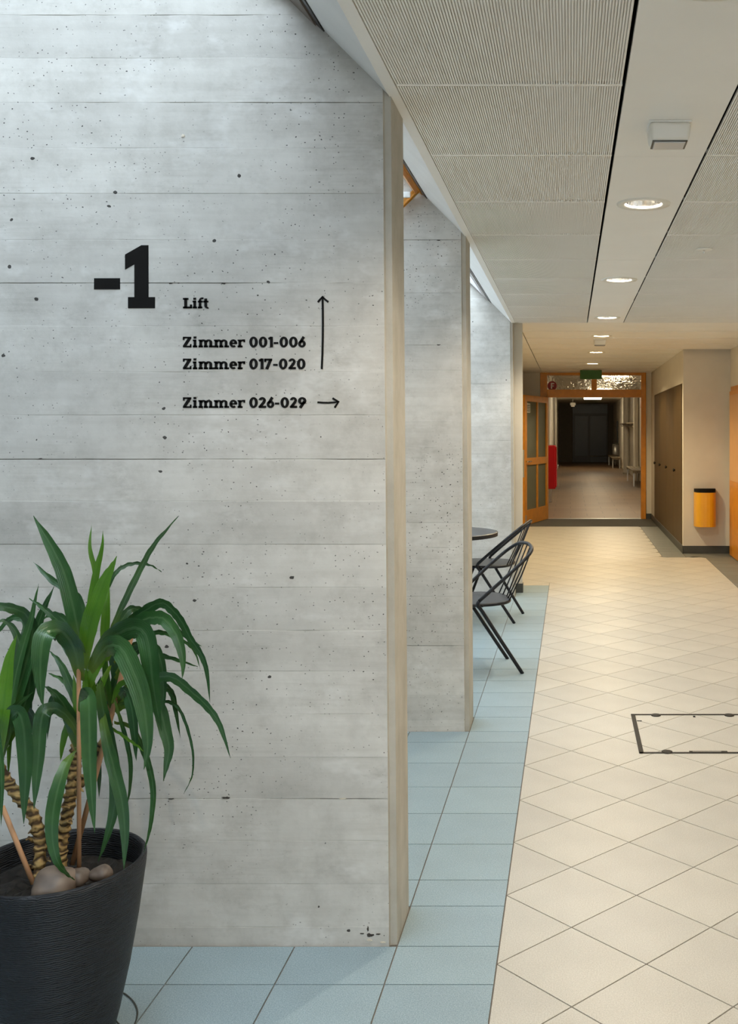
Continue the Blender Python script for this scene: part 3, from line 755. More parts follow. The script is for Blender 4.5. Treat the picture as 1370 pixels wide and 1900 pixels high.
# ------------------------------------------------------------------ built-in cupboards, orange side door, bin
ych = [12.64, 13.68, 14.70, 15.72, 16.74]; ykn = [13.43, 14.55, 15.60, 16.50]
ord_ = ['nearest', 'second', 'third', 'farthest']
for k in range(4):
    a, b = ych[k], ych[k+1]
    c_ = tag(empty('built_in_cupboard', (XCUP, (a+b)/2, .07)), '%s of the four brown veneer cupboard doors, %s' % (ord_[k], ['beside the bin wall', 'counted from the bin wall', 'counted from the bin wall', 'beside the glazed door wall'][k]), 'cupboard', 'built-in cupboards')
    hy_ = (b-a)/2
    box('carcass', .012, .028, -hy_, hy_, 0, 2.046, M_DARKFRAME, c_)
    dr = box('door', -.006, .012, -hy_+.004, hy_-.004, .004, 2.042, M_VENEER, c_, .002)
    lathe('knob', [(.012, 0), (.012, .010), (.022, .014), (.022, .026), (.014, .032)], M_BRASS, dr, 18, (-.006, ykn[k]-(a+b)/2, .93), mat_rot=Matrix.Rotation(-PI/2, 3, 'Y'))
d3 = struct(empty('door_3', (XR, 11.85, 0)), 'orange door at the right edge of the picture', 'door')
box('frame', -.02, -.001, -.56, .50, 0, 2.06, M_ORANGE, d3, .004)
M_PALEORANGE = plain('pale_orange_panel', (.62, .33, .13, 1), .4, var=.04)
lf = box('leaf', -.045, -.021, -.50, .44, .01, 2.0, M_ORANGE, d3, .004)
box('upper_panel', -.050, -.0455, -.40, .40, .92, 1.95, M_PALEORANGE, lf); box('lower_panel', -.050, -.0455, -.40, .40, .10, .86, M_ORANGE, lf)
bn = tag(empty('waste_bin', ((1291+1332)/2/F_PX*12.3-VPX/F_PX*12.3, YCUP-.02, .345)), 'yellow waste bin with black rim mounted on the cream wall', 'bin')
def dshape(w_, d_, n=16):
    p = [(-w_, 0)]
    for i in range(n+1):
        a = PI+PI*i/n; p.append((w_*math.copysign(abs(math.cos(a))**.7, math.cos(a)), -d_*abs(math.sin(a))**.75 if True else 0))
    p.append((w_, 0)); return p
def dprism(name, w_, d_, z0, z1, mat, parent, hollow=None):
    p = dshape(w_, d_); n = len(p); v = [(x, y, z0) for x, y in p]+[(x, y, z1) for x, y in p]
    f = [tuple(range(n-1, -1, -1))]+[(i, (i+1) % n, n+(i+1) % n, n+i) for i in range(n)]
    if hollow:
        q = dshape(w_-.012, d_-.012); v += [(x, min(y, -.006), z1) for x, y in q]+[(x, min(y, -.006), z1-hollow) for x, y in q]
        f += [(n+i, n+(i+1) % n, 2*n+(i+1) % n, 2*n+i) for i in range(n)]+[(2*n+i, 2*n+(i+1) % n, 3*n+(i+1) % n, 3*n+i) for i in range(n)]+[tuple(3*n+i for i in range(n))]
    else: f.append(tuple(range(n, 2*n)))
    return mesh(name, v, f, mat, parent)
dprism('body', .134, .20, 0, .42, M_YELLOW, bn); dprism('rim', .131, .196, .42, .462, M_BLACK, bn, .03)
box('wall_bracket', -.05, .05, 0.0005, .019, .12, .34, M_STEEL, bn)
# entrance mat and the exit sign
tag(box('entrance_mat', XLOB+.01, XCUP-.02, YM+.004, YD-.035, -.003, .004, M_MAT), 'dark grey entrance mat strip in front of the orange door', 'mat')
tag(box('grey_step_strip', 1.31, XCUP-.012, YD-.03, YD-.013, -.003, .003, M_BORDER), 'grey strip under the skirting beside the door', 'strip')
ex = tag(empty('exit_sign', (.335, 16.5, CZ2)), 'plain green exit sign hanging above the orange door', 'sign')
box('panel', -.178, .178, -.02, .02, -.160, -.012, M_GREEN, ex, .004)
for x in (-.12, .12): tube('hanger', [(x, 0, 0), (x, 0, -.012)], .006, M_STEEL, ex)

# ------------------------------------------------------------------ downlights
def downlight(x, y, z, label, col, watts):
    r = tag(empty('downlight', (x, y, z)), label, 'downlight', 'recessed downlights in the ceiling')
    lathe('trim_ring', [(.117, 0), (.115, -.006), (.082, -.004), (.076, .004), (.079, .008), (.117, .0)], M_PLASTIC, r, 40, cap=False)
    lathe('reflector', [(.077, .004), (.074, .03), (.064, .065), (.045, .09), (.02, .1)], M_CHROME, r, 24, cap=False, smooth=False)
    lathe('can', [(.095, .001), (.095, .14), (.0, .14)], M_BASE, r, 24, cap=False)
    for s in (-1, 1):
        tube('lamp_tube', [(s*.018, -.035, .062), (s*.018, .035, .062)], .0085, M_BULB, r, 10)
    ld = bpy.data.lights.new('downlight_lamp', 'SPOT'); ld.energy = watts; ld.color = col
    ld.spot_size = math.radians(150); ld.spot_blend = .55; ld.shadow_soft_size = .02
    lo = bpy.data.objects.new('lamp_glow', ld); lo.location = (0, 0, .024); link(lo, r)
M_BULB = emissive('lamp_tube_glow', (1, .93, .80, 1), 6)
names1 = {2.19: 'recessed downlight just above the picture, in the plain strip', 4.376: 'largest recessed downlight, beyond the white box lamp', 6.56: 'second recessed downlight in the plain ceiling strip', 8.73: 'third recessed downlight, at the end of the plain strip'}
for y in DL1: downlight(CX, y, CZ, names1.get(y, 'recessed downlight right over the viewpoint' if y > -1 else 'recessed downlight by the window behind the viewpoint'), (1, .87, .68), LAMP_W)
for y, nm in zip(DL2, ('downlight directly above the far box lamp', 'small downlight midway over the lobby', 'farthest tiny downlight above the green exit sign')): downlight(CX+.012, y, CZ2, nm, (1, .80, .48), LAMP_W*1.35)

def box_lamp(x, y, z, label, s=1.):
    r = tag(empty('emergency_lamp', (x, y, z)), label, 'emergency lamp', 'white box lamps under the ceiling')
    bm = bmesh.new(); v, f = bvf(-.068*s, .068*s, -.06*s, .06*s, -.062*s, -.004)
    q = [bm.verts.new(p) for p in v]
    for g in f: bm.faces.new([q[i] for i in g])
    for vv in bm.verts:
        if vv.co.z < -.03: vv.co.x *= .90; vv.co.y *= .86
    bmesh.ops.bevel(bm, geom=list(bm.edges), offset=.013*s, segments=4, affect='EDGES', profile=.5)
    bm_obj('housing', bm, M_PLASTIC, r, True)
    box('base_plate', -.069*s, .069*s, -.061*s, .061*s, -.005, -.0005, M_WHITE, r, .002)
    box('lens', -.050*s, .050*s, -.040*s, .042*s, -.067*s, -.060*s, M_LENS, r, .003)
    box('seam', -.056*s, .056*s, -.046*s, .047*s, -.0632*s, -.0605*s, M_BASE, r)
M_LENS = plain('clear_grey_lens', (.55, .55, .56, 1), .15, var=.03)
box_lamp(.318, 3.26, CZ, 'large white box lamp under the plain ceiling strip')
box_lamp(.325, 11.15, CZ2, 'small far white box lamp under the lobby ceiling', 1.05)
sd = tag(empty('ceiling_sensor', (.724, 5.46, CZ)), 'small flat round sensor on the right ribbed ceiling', 'sensor')
lathe('plate', [(.046, -.0005), (.044, -.006), (.02, -.007)], M_PLASTIC, sd, 28); lathe('probe', [(.006, -.007), (.006, -.02), (.003, -.024)], M_CHROME, sd, 12)

# ------------------------------------------------------------------ floor access cover
ac = tag(empty('access_cover', (.65, 5.055, 0)), 'square bronze framed access cover set into the cream tiles', 'floor hatch')
h_ = .3275
for n_, b in (('left_bar', (-h_, -h_+.022, -h_, h_)), ('right_bar', (h_-.022, h_, -h_, h_)), ('front_bar', (-h_, h_, -h_, -h_+.016)), ('rear_bar', (-h_, h_, h_-.016, h_))):
    box(n_, *b, .0002, .0032, M_BRASS, ac, .001)
for x, y in ((-.195, h_-.02), (.195, h_-.02), (-.195, -h_+.02), (.195, -h_+.02)): lathe('lock_disc', [(.026, .0002), (.026, .0042), (.02, .005)], M_BRASS, ac, 24, (x, y, 0))
hd = box('lift_slot', -.09, .09, -h_+.006, -h_+.028, .0004, .0046, M_BRASS, ac, .001); box('slot', -.075, .06, -h_+.012, -h_+.020, .0046, .0052, M_STEEL, hd)
box('tick_mark', .0, .012, h_-.055, h_-.03, .0002, .0012, M_BLACK, ac); box('tick_mark', -h_+.025, -h_+.05, .20, .212, .0002, .0012, M_BLACK, ac)

# ------------------------------------------------------------------ lettering on the front pier
LY = P1-.0006; UZ = .2263      # zoom-pixel to photo-pixel for the measured letter positions
def rect(a, b, c, d): return [(a, b), (c, b), (c, d), (a, d)]
def seg(p, q, w_):
    p, q = Vector(p), Vector(q); t = (q-p).normalized(); nn = Vector((-t.y, t.x))*w_/2
    return [tuple(p+nn), tuple(p-nn), tuple(q-nn), tuple(q+nn)]
def arcp(cx, cy, rx, ry, a0, a1, wx, wy, n=18):
    """thick elliptical arc as one polygon strip list"""
    out = []
    for i in range(n):
        u, v2 = math.radians(a0+(a1-a0)*i/n), math.radians(a0+(a1-a0)*(i+1)/n)
        P = lambda a, s: (cx+(rx-s*wx)*math.cos(a), cy+(ry-s*wy)*math.sin(a))
        out.append([P(u, 0), P(u, 1), P(v2, 1), P(v2, 0)])
    return out
W = .265; SF = .175
G = {}
G['Z'] = (.80, [rect(0, .84, .78, 1), rect(0, .70, .15, 1), rect(0, 0, .80, .16), rect(.65, 0, .80, .31), seg((.12, .08), (.66, .92), .285)])
G['L'] = (.86, [rect(0, 0, .84, SF), rect(.12, 0, .39, 1), rect(0, .83, .52, 1), rect(.66, 0, .86, .37)])
G['i'] = (.42, [rect(0, 0, .42, SF), rect(.08, 0, .335, .73), rect(0, .575, .335, .73), rect(.07, .82, .335, 1.03)])
def arch(x0, x1, w_=W): return arcp((x0+x1)/2, .48, (x1-x0)/2, .27, 0, 180, w_, .17, 14)
G['m'] = (1.42, [rect(0, 0, .42, SF), rect(.08, 0, .335, .73), rect(0, .60, .20, .73), rect(.535, 0, .79, .50), rect(.50, 0, .88, SF), rect(1.015, 0, 1.27, .50), rect(.97, 0, 1.42, SF)] + arch(.12, .79) + arch(.60, 1.27))
G['e'] = (.74, arcp(.37, .375, .37, .385, 0, 312, W, .185, 26) + [rect(.12, .31, .72, .45), rect(.55, .36, .74, .43)])
G['r'] = (.70, [rect(0, 0, .46, SF), rect(.08, 0, .335, .73), rect(0, .60, .24, .73), rect(.55, .48, .70, .75)] + arcp(.50, .44, .36, .31, 88, 165, .18, .17, 8) + [rect(.48, .59, .70, .75)])
G['0'] = (.80, arcp(.40, .50, .40, .515, 0, 360, .275, .205, 40))
G['1'] = (.48, [rect(.18, 0, .45, 1), rect(0, 0, .48, .13) if 0 else rect(.02, 0, .60, .0001), seg((.03, .80), (.30, .93), .2)])
G['2'] = (.72, arcp(.35, .69, .345, .33, -22, 168, .26, .20, 22) + [seg((.56, .60), (.14, .09), .27), rect(.01, 0, .72, .20)])
G['6'] = (.72, arcp(.36, .335, .36, .35, 0, 360, .255, .20, 36) + [seg((.17, .42), (.54, 1.0), .26)])
G['7'] = (.72, [rect(0, .81, .72, 1), rect(0, .68, .18, 1), seg((.59, .92), (.22, 0), .27)])
G['9'] = (.72, [[(.72-x, 1-y) for x, y in p] for p in G['6'][1]])
G['-'] = (.44, [rect(0, .31, .44, .50)])
G['f'] = (.58, [rect(0, 0, .44, SF), rect(.09, 0, .345, .80), rect(0, .575, .50, .73)] + arcp(.42, .76, .31, .29, 80, 180, .20, .16, 12) + [rect(.42, .89, .56, 1.05)])
G['t'] = (.50, [rect(.09, .18, .345, .95), rect(0, .575, .46, .73)] + arcp(.36, .22, .25, .235, 180, 305, .20, .155, 12))
def glyph(ch, px0, px1, base_px, cap_px, parent, y=LY):
    wd, polys = G[ch]; V, Fc = [], []
    for k, p in enumerate(polys):
        n0 = len(V); n = len(p); yo = y-.0000*k
        if sum(p[i][0]*p[(i+1) % n][1]-p[(i+1) % n][0]*p[i][1] for i in range(n)) < 0: p = p[::-1]
        q = [at(px0+(px1-px0)*a/wd, base_px-cap_px*b, y) for a, b in p]
        V += [(v.x, yo-.0010, v.z) for v in q]+[(v.x, P1+.0010, v.z) for v in q]
        Fc += [tuple(n0+i for i in range(n))]+[(n0+i, n0+n+i, n0+n+(i+1) % n, n0+(i+1) % n) for i in range(n)]
    bm = bmesh.new(); vs = [bm.verts.new(v) for v in V]
    for f in Fc: bm.faces.new([vs[i] for i in f])
    bmesh.ops.remove_doubles(bm, verts=list(bm.verts), dist=1e-5)
    return bm_obj('letter', bm, M_BLACK, parent)
def textline(name, items, base, cap, label):
    r = tag(empty(name, (0, 0, 0)), label, 'lettering', 'black lettering on the front pier')
    for ch, a, b in items: glyph(ch, 330+a*UZ, 330+b*UZ, 540+base*UZ, cap*UZ, r)
    return r
ZIM = [('Z', 43, 113), ('i', 124, 160), ('m', 170, 296), ('m', 297, 421), ('e', 424, 488), ('r', 491, 553)]
textline('wall_lettering', [('L', 43, 118), ('i', 122, 158), ('f', 165, 213), ('t', 210, 255)], 142, 85, 'black word Lift on the concrete pier')
textline('wall_lettering', ZIM+[('0', 587, 657), ('0', 665, 735), ('1', 741, 783), ('-', 787, 825), ('0', 835, 905), ('0', 913, 984), ('6', 988, 1050)], 462, 87, 'black line Zimmer 001-006 on the concrete pier')
textline('wall_lettering', ZIM+[('0', 587, 657), ('1', 664, 707), ('7', 710, 775), ('-', 783, 820), ('0', 830, 900), ('2', 908, 969), ('0', 978, 1048)], 641, 87, 'black line Zimmer 017-020 on the concrete pier')
textline('wall_lettering', ZIM+[('0', 587, 657), ('2', 663, 725), ('6', 730, 792), ('-', 797, 833), ('0', 843, 913), ('2', 920, 980), ('9', 987, 1055)], 958, 87, 'black line Zimmer 026-029 on the concrete pier')
def flat_px(name, pts, parent=None, y=LY):
    q = [at(a, b, y) for a, b in pts]; n = len(q)
    if sum(q[i].x*q[(i+1) % n].z-q[(i+1) % n].x*q[i].z for i in range(n)) < 0: q = q[::-1]
    v = [(p.x, y-.0010, p.z) for p in q]+[(p.x, P1+.0010, p.z) for p in q]
    return mesh(name, v, [tuple(range(n))]+[(i, n+i, n+(i+1) % n, (i+1) % n) for i in range(n)], M_BLACK, parent)
z1 = lambda a, b: (100+a*.4672, 420+b*.4672)
lv = tag(empty('level_number'), 'large black floor number -1 on the concrete pier', 'lettering')
flat_px('minus', [z1(160, 206), z1(263, 206), z1(263, 250), z1(160, 250)], lv)
flat_px('numeral', [z1(376, 75), z1(348, 75), z1(283, 112), z1(283, 172), z1(320, 151), z1(320, 281), z1(295, 281), z1(295, 325), z1(402, 325), z1(402, 281), z1(376, 281)], lv)
def ribbon(name, pts, w_, parent):
    P = [Vector(p) for p in pts]; Lf, Rt = [], []
    for i in range(len(P)):
        t = (P[min(i+1, len(P)-1)]-P[max(i-1, 0)]).normalized(); nn = Vector((-t.y, t.x))*w_/2
        Lf.append(tuple(P[i]+nn)); Rt.append(tuple(P[i]-nn))
    V, Fc = [], []
    for k in range(len(P)):
        for s in (Lf[k], Rt[k]):
            q = at(s[0], s[1], LY); V += [(q.x, LY-.0010, q.z), (q.x, P1+.0010, q.z)]
    for k in range(len(P)-1):
        a, b = 4*k, 4*(k+1); Fc += [(a, a+2, b+2, b), (a, b, b+1, a+1), (a+2, a+3, b+3, b+2)]
    Fc += [(0, 1, 3, 2), (4*len(P)-4, 4*len(P)-2, 4*len(P)-1, 4*len(P)-3)]
    return mesh(name, V, Fc, M_BLACK, parent)
z6 = lambda a, b: (330+a*UZ, 540+b*UZ)
a1 = tag(empty('wall_arrow'), 'tall black arrow pointing up beside the room numbers', 'arrow')
ribbon('shaft', [z6(1188, 48), z6(1190, 150), z6(1191, 280), z6(1190, 400), z6(1187, 520), z6(1182, 640)], 3.7, a1)
ribbon('head', [z6(1150, 92), z6(1166, 72), z6(1188, 46), z6(1211, 72), z6(1236, 90)], 3.7, a1)
a2 = tag(empty('wall_arrow'), 'short black arrow pointing right beside Zimmer 026-029', 'arrow')
ribbon('shaft', [z6(1146, 912), z6(1190, 915), z6(1235, 916), z6(1280, 913), z6(1318, 908)], 3.4, a2)
ribbon('head', [z6(1270, 878), z6(1292, 892), z6(1321, 908), z6(1304, 930), z6(1288, 956)], 3.4, a2)

# ------------------------------------------------------------------ table and chairs in the light well
tb = tag(empty('round_table', (-1.02, 7.94, 0)), 'round dark bistro table partly hidden by the middle pier', 'table')
lathe('top', [(.0, .688), (.425, .688), (.445, .694), (.445, .715), (.435, .722), (.0, .722)], M_TABLE, tb, 48, cap=False, smooth=False)
lathe('edge', [(.447, .690), (.447, .718)], M_TUBE, tb, 48, cap=False)
lathe('column', [(.035, .02), (.035, .688)], M_TUBE, tb, 20); lathe('base', [(.235, 0), (.235, .012), (.21, .022), (.05, .035)], M_TUBE, tb, 40)
lathe('bracket', [(.16, .680), (.16, .687)], M_TUBE, tb, 24)
def chair_proto():
    """local: +X is the way the chair faces, feet on z = 0; origin midway between the rear feet"""
    r = empty('tube_chair'); R = .0115
    hoop = [(.285, -.25, .47), (.20, -.262, .545), (.07, -.268, .655), (-.02, -.245, .73), (-.07, -.17, .772), (-.085, 0, .787), (-.07, .17, .772), (-.02, .245, .73), (.07, .268, .655), (.20, .262, .545), (.285, .25, .47)]
    for s in (-1, 1): tube('rear_leg', spline([(.0, s*.21, .0), (.14, s*.23, .215), (.262, s*.247, .405), (.292, s*.25, .445), (.285, s*.25, .47)], 5), R, M_TUBE, r, 10)
    tube('hoop', spline(hoop, 6), R, M_TUBE, r, 10)
    for s in (-1, 1): tube('front_leg', [(.33, s*.20, .435), (.50, s*.215, 0)], R, M_TUBE, r, 10)
    # seat: rounded plate inside a tube rim
    ol = []
    for i in range(40):
        a = 2*PI*i/40; ca, sa = math.cos(a), math.sin(a)
        ol.append((.285+.235*math.copysign(abs(ca)**.72, ca), .235*math.copysign(abs(sa)**.72, sa)))
    n = 40; v = [(x, y, .440) for x, y in ol]+[(x, y, .452) for x, y in ol]
    mesh('seat', v, [tuple(range(n-1, -1, -1)), tuple(range(n, 2*n))]+[(i, (i+1) % n, n+(i+1) % n, n+i) for i in range(n)], M_TABLE, r)
    tube('seat_rim', [(x, y, .443) for x, y in ol], .0105, M_TUBE, r, 8, closed=True)
    hp = spline(hoop, 6)
    for k in range(5):
        yb = -.15+.075*k; yt = yb*1.12
        top = min([p for p in hp if p.x < .08], key=lambda p: abs(p.y-yt))
        tube('spindle', [(.055+abs(yb)*.12, yb, .447), ((.055+top.x)/2, (yb+top.y)/2, (.447+top.z)/2), (top.x, top.y, top.z)], .0045, M_TUBE, r, 6)
    for s in (-1, 1): tube('brace', [(.262, s*.247, .44), (.262, s*.225, .44)], .009, M_TUBE, r, 6)
    return r
ch1 = chair_proto(); ch2 = copy_tree(ch1)
ch1.location = (-.3585, 6.495, 0); ch1.rotation_euler = (0, 0, math.atan2(-.28, -.96))
ch2.location = (-.416, 8.145, 0); ch2.rotation_euler = (0, 0, math.atan2(.12, -.99))
tag(ch1, 'black tubular chair with hoop back, the one nearer the middle pier', 'chair', 'black tube chairs at the round table')
tag(ch2, 'black tubular chair with hoop back, the farther one behind the table', 'chair', 'black tube chairs at the round table')

# ------------------------------------------------------------------ potted plant
PY = 2.45; PX = -1.247; RH = .469
plant = tag(empty('potted_plant', (PX, PY, 0)), 'leafy green plant with long drooping leaves in a charcoal pot', 'plant')
lathe('pot', [(.112, 0), (.118, .004), (.140, .09), (.163, .20), (.183, .32), (.198, .43), (.2005, .455), (.2005, .466), (.197, .470), (.190, .468), (.188, .455), (.183, .36)], M_POT, plant, 64, cap=False)
# soil: lumpy disc
bm = bmesh.new(); rr = random.Random(3); rings = []
for i in range(13):
    ring = []
    for k in range(44):
        a = 2*PI*k/44; rad = .186*i/12
        ring.append(bm.verts.new((rad*math.cos(a), rad*math.sin(a), .405+rr.uniform(-.008, .010)*(1 if i < 12 else 0)+.008*math.sin(a*3+i*.6))))
    rings.append(ring)
for i in range(12):
    for k in range(44): bm.faces.new((rings[i][k], rings[i+1][k], rings[i+1][(k+1) % 44], rings[i][(k+1) % 44]))
bmesh.ops.remove_doubles(bm, verts=list(bm.verts), dist=1e-5)
tag(bm_obj('soil', bm, M_SOIL, plant), kind='stuff')
PO = Vector((PX, PY, 0))
def pt(x, y, d): return at(x, y, PY+d)-PO
def stemtube(name, pts, r, parent, scars=True):
    P = spline([pt(*p) for p in pts], 10)
    rnd = random.Random(int(pts[0][0]*7+3)); rad = [r*(1+(.20 if i % 3 == 0 else -.07)*rnd.uniform(.6, 1.3)) if scars else r for i in range(len(P))]
    return tube(name, P, rad, M_STEM, parent, 12)
stA = stemtube('stem', [(148, 1345, .0), (145, 1370, .0), (141, 1400, .0), (134, 1460, .0), (124, 1515, .01), (115, 1560, .01), (113, 1612, .0)], .0140, plant)
stB = stemtube('stem', [(-14, 1385, -.03), (2, 1432, -.03), (32, 1475, -.03), (60, 1510, -.03), (74, 1560, -.03), (72, 1640, -.04)], .0135, plant)
stC = stemtube('stem', [(210, 1275, .09), (206, 1315, .09), (192, 1375, .07), (168, 1430, .04), (136, 1470, .01)], .0100, plant)
tube('stake', [pt(146, 1201, -.045), pt(147, 1610, -.03)], .0052, M_STAKE, plant, 10)
lathe('stake_cap', [(.0054, -.003), (.0054, .0012)], M_SIGNWHITE, plant, 12, tuple(pt(146, 1201, -.045)))
tube('stake', [pt(254, 1138, .06), pt(208, 1324, .05), pt(134, 1604, .03)], .0062, M_STAKE, plant, 10)
tube('stake', [pt(4, 1496, -.05), pt(62, 1640, -.06)], .0058, M_STAKE, plant, 10)
# small side shoots of old leaf scars
for (x, y, s) in ((66, 1548, -1), (70, 1580, 1), (62, 1560, -1), (124, 1480, -1), (141, 1470, 1), (126, 1500, -1), (142, 1445, 1), (120, 1530, 1), (80, 1600, 1), (64, 1612, -1)):
    tube('leaf_scar', [pt(x, y, -.02), pt(x+s*9, y-6, -.035), pt(x+s*14, y-1, -.04)], [.006, .004, .0015], M_STEM, plant, 6)

def leafmesh(pts, wpx, mat, stem, roll=0., fold=.16, taper_base=.35, d0=None):
    """pts: (x, y, depth offset) from base to tip; width in photo pixels at its widest"""
    P = spline([pt(*p) for p in pts], 6); N = len(P); Wm = wpx/F_PX*PY
    L = [0.]
    for i in range(1, N): L.append(L[-1]+(P[i]-P[i-1]).length)
    tot = L[-1]; V, Fc, UV = [], [], []
    cols = [-.5, -.27, 0, .27, .5]; prevw = None
    for i in range(N):
        t = (P[min(i+1, N-1)]-P[max(i-1, 0)]).normalized(); s = L[i]/tot
        wv = t.cross(Vector((0, 1, 0)))
        if wv.length < .15: wv = prevw if prevw else Vector((1, 0, 0))
        wv.normalize()
        if prevw is not None and wv.dot(prevw) < 0: wv = -wv
        prevw = wv.copy()
        wv = Matrix.Rotation(roll*(.4+.6*s), 3, t) @ wv
        nn = wv.cross(t).normalized()
        if nn.y > 0: nn = -nn
        wd = (taper_base+(1-taper_base)*min(1, s/.35)**.8) if s < .35 else max(.02, 1-((s-.35)/.65)**2.6)
        wd *= Wm
        for c_ in cols:
            q = P[i]+wv*(c_*wd)+nn*(abs(c_)*2*fold*wd*.5)+Vector((0, 0, .0012*math.sin(i*1.7+c_*5)))
            V.append(q); UV.append((c_+.5, s))
    n = len(cols)
    for i in range(N-1):
        for k in range(n-1): Fc.append((i*n+k, i*n+k+1, (i+1)*n+k+1, (i+1)*n+k))
    o = mesh('leaf', V, Fc, mat, stem, True)
    uvl = o.data.uv_layers.new(name='UVMap')
    for lp in o.data.loops: uvl.data[lp.index].uv = UV[lp.vertex_index]
    return o
g, yv = M_LEAF, M_LEAFY
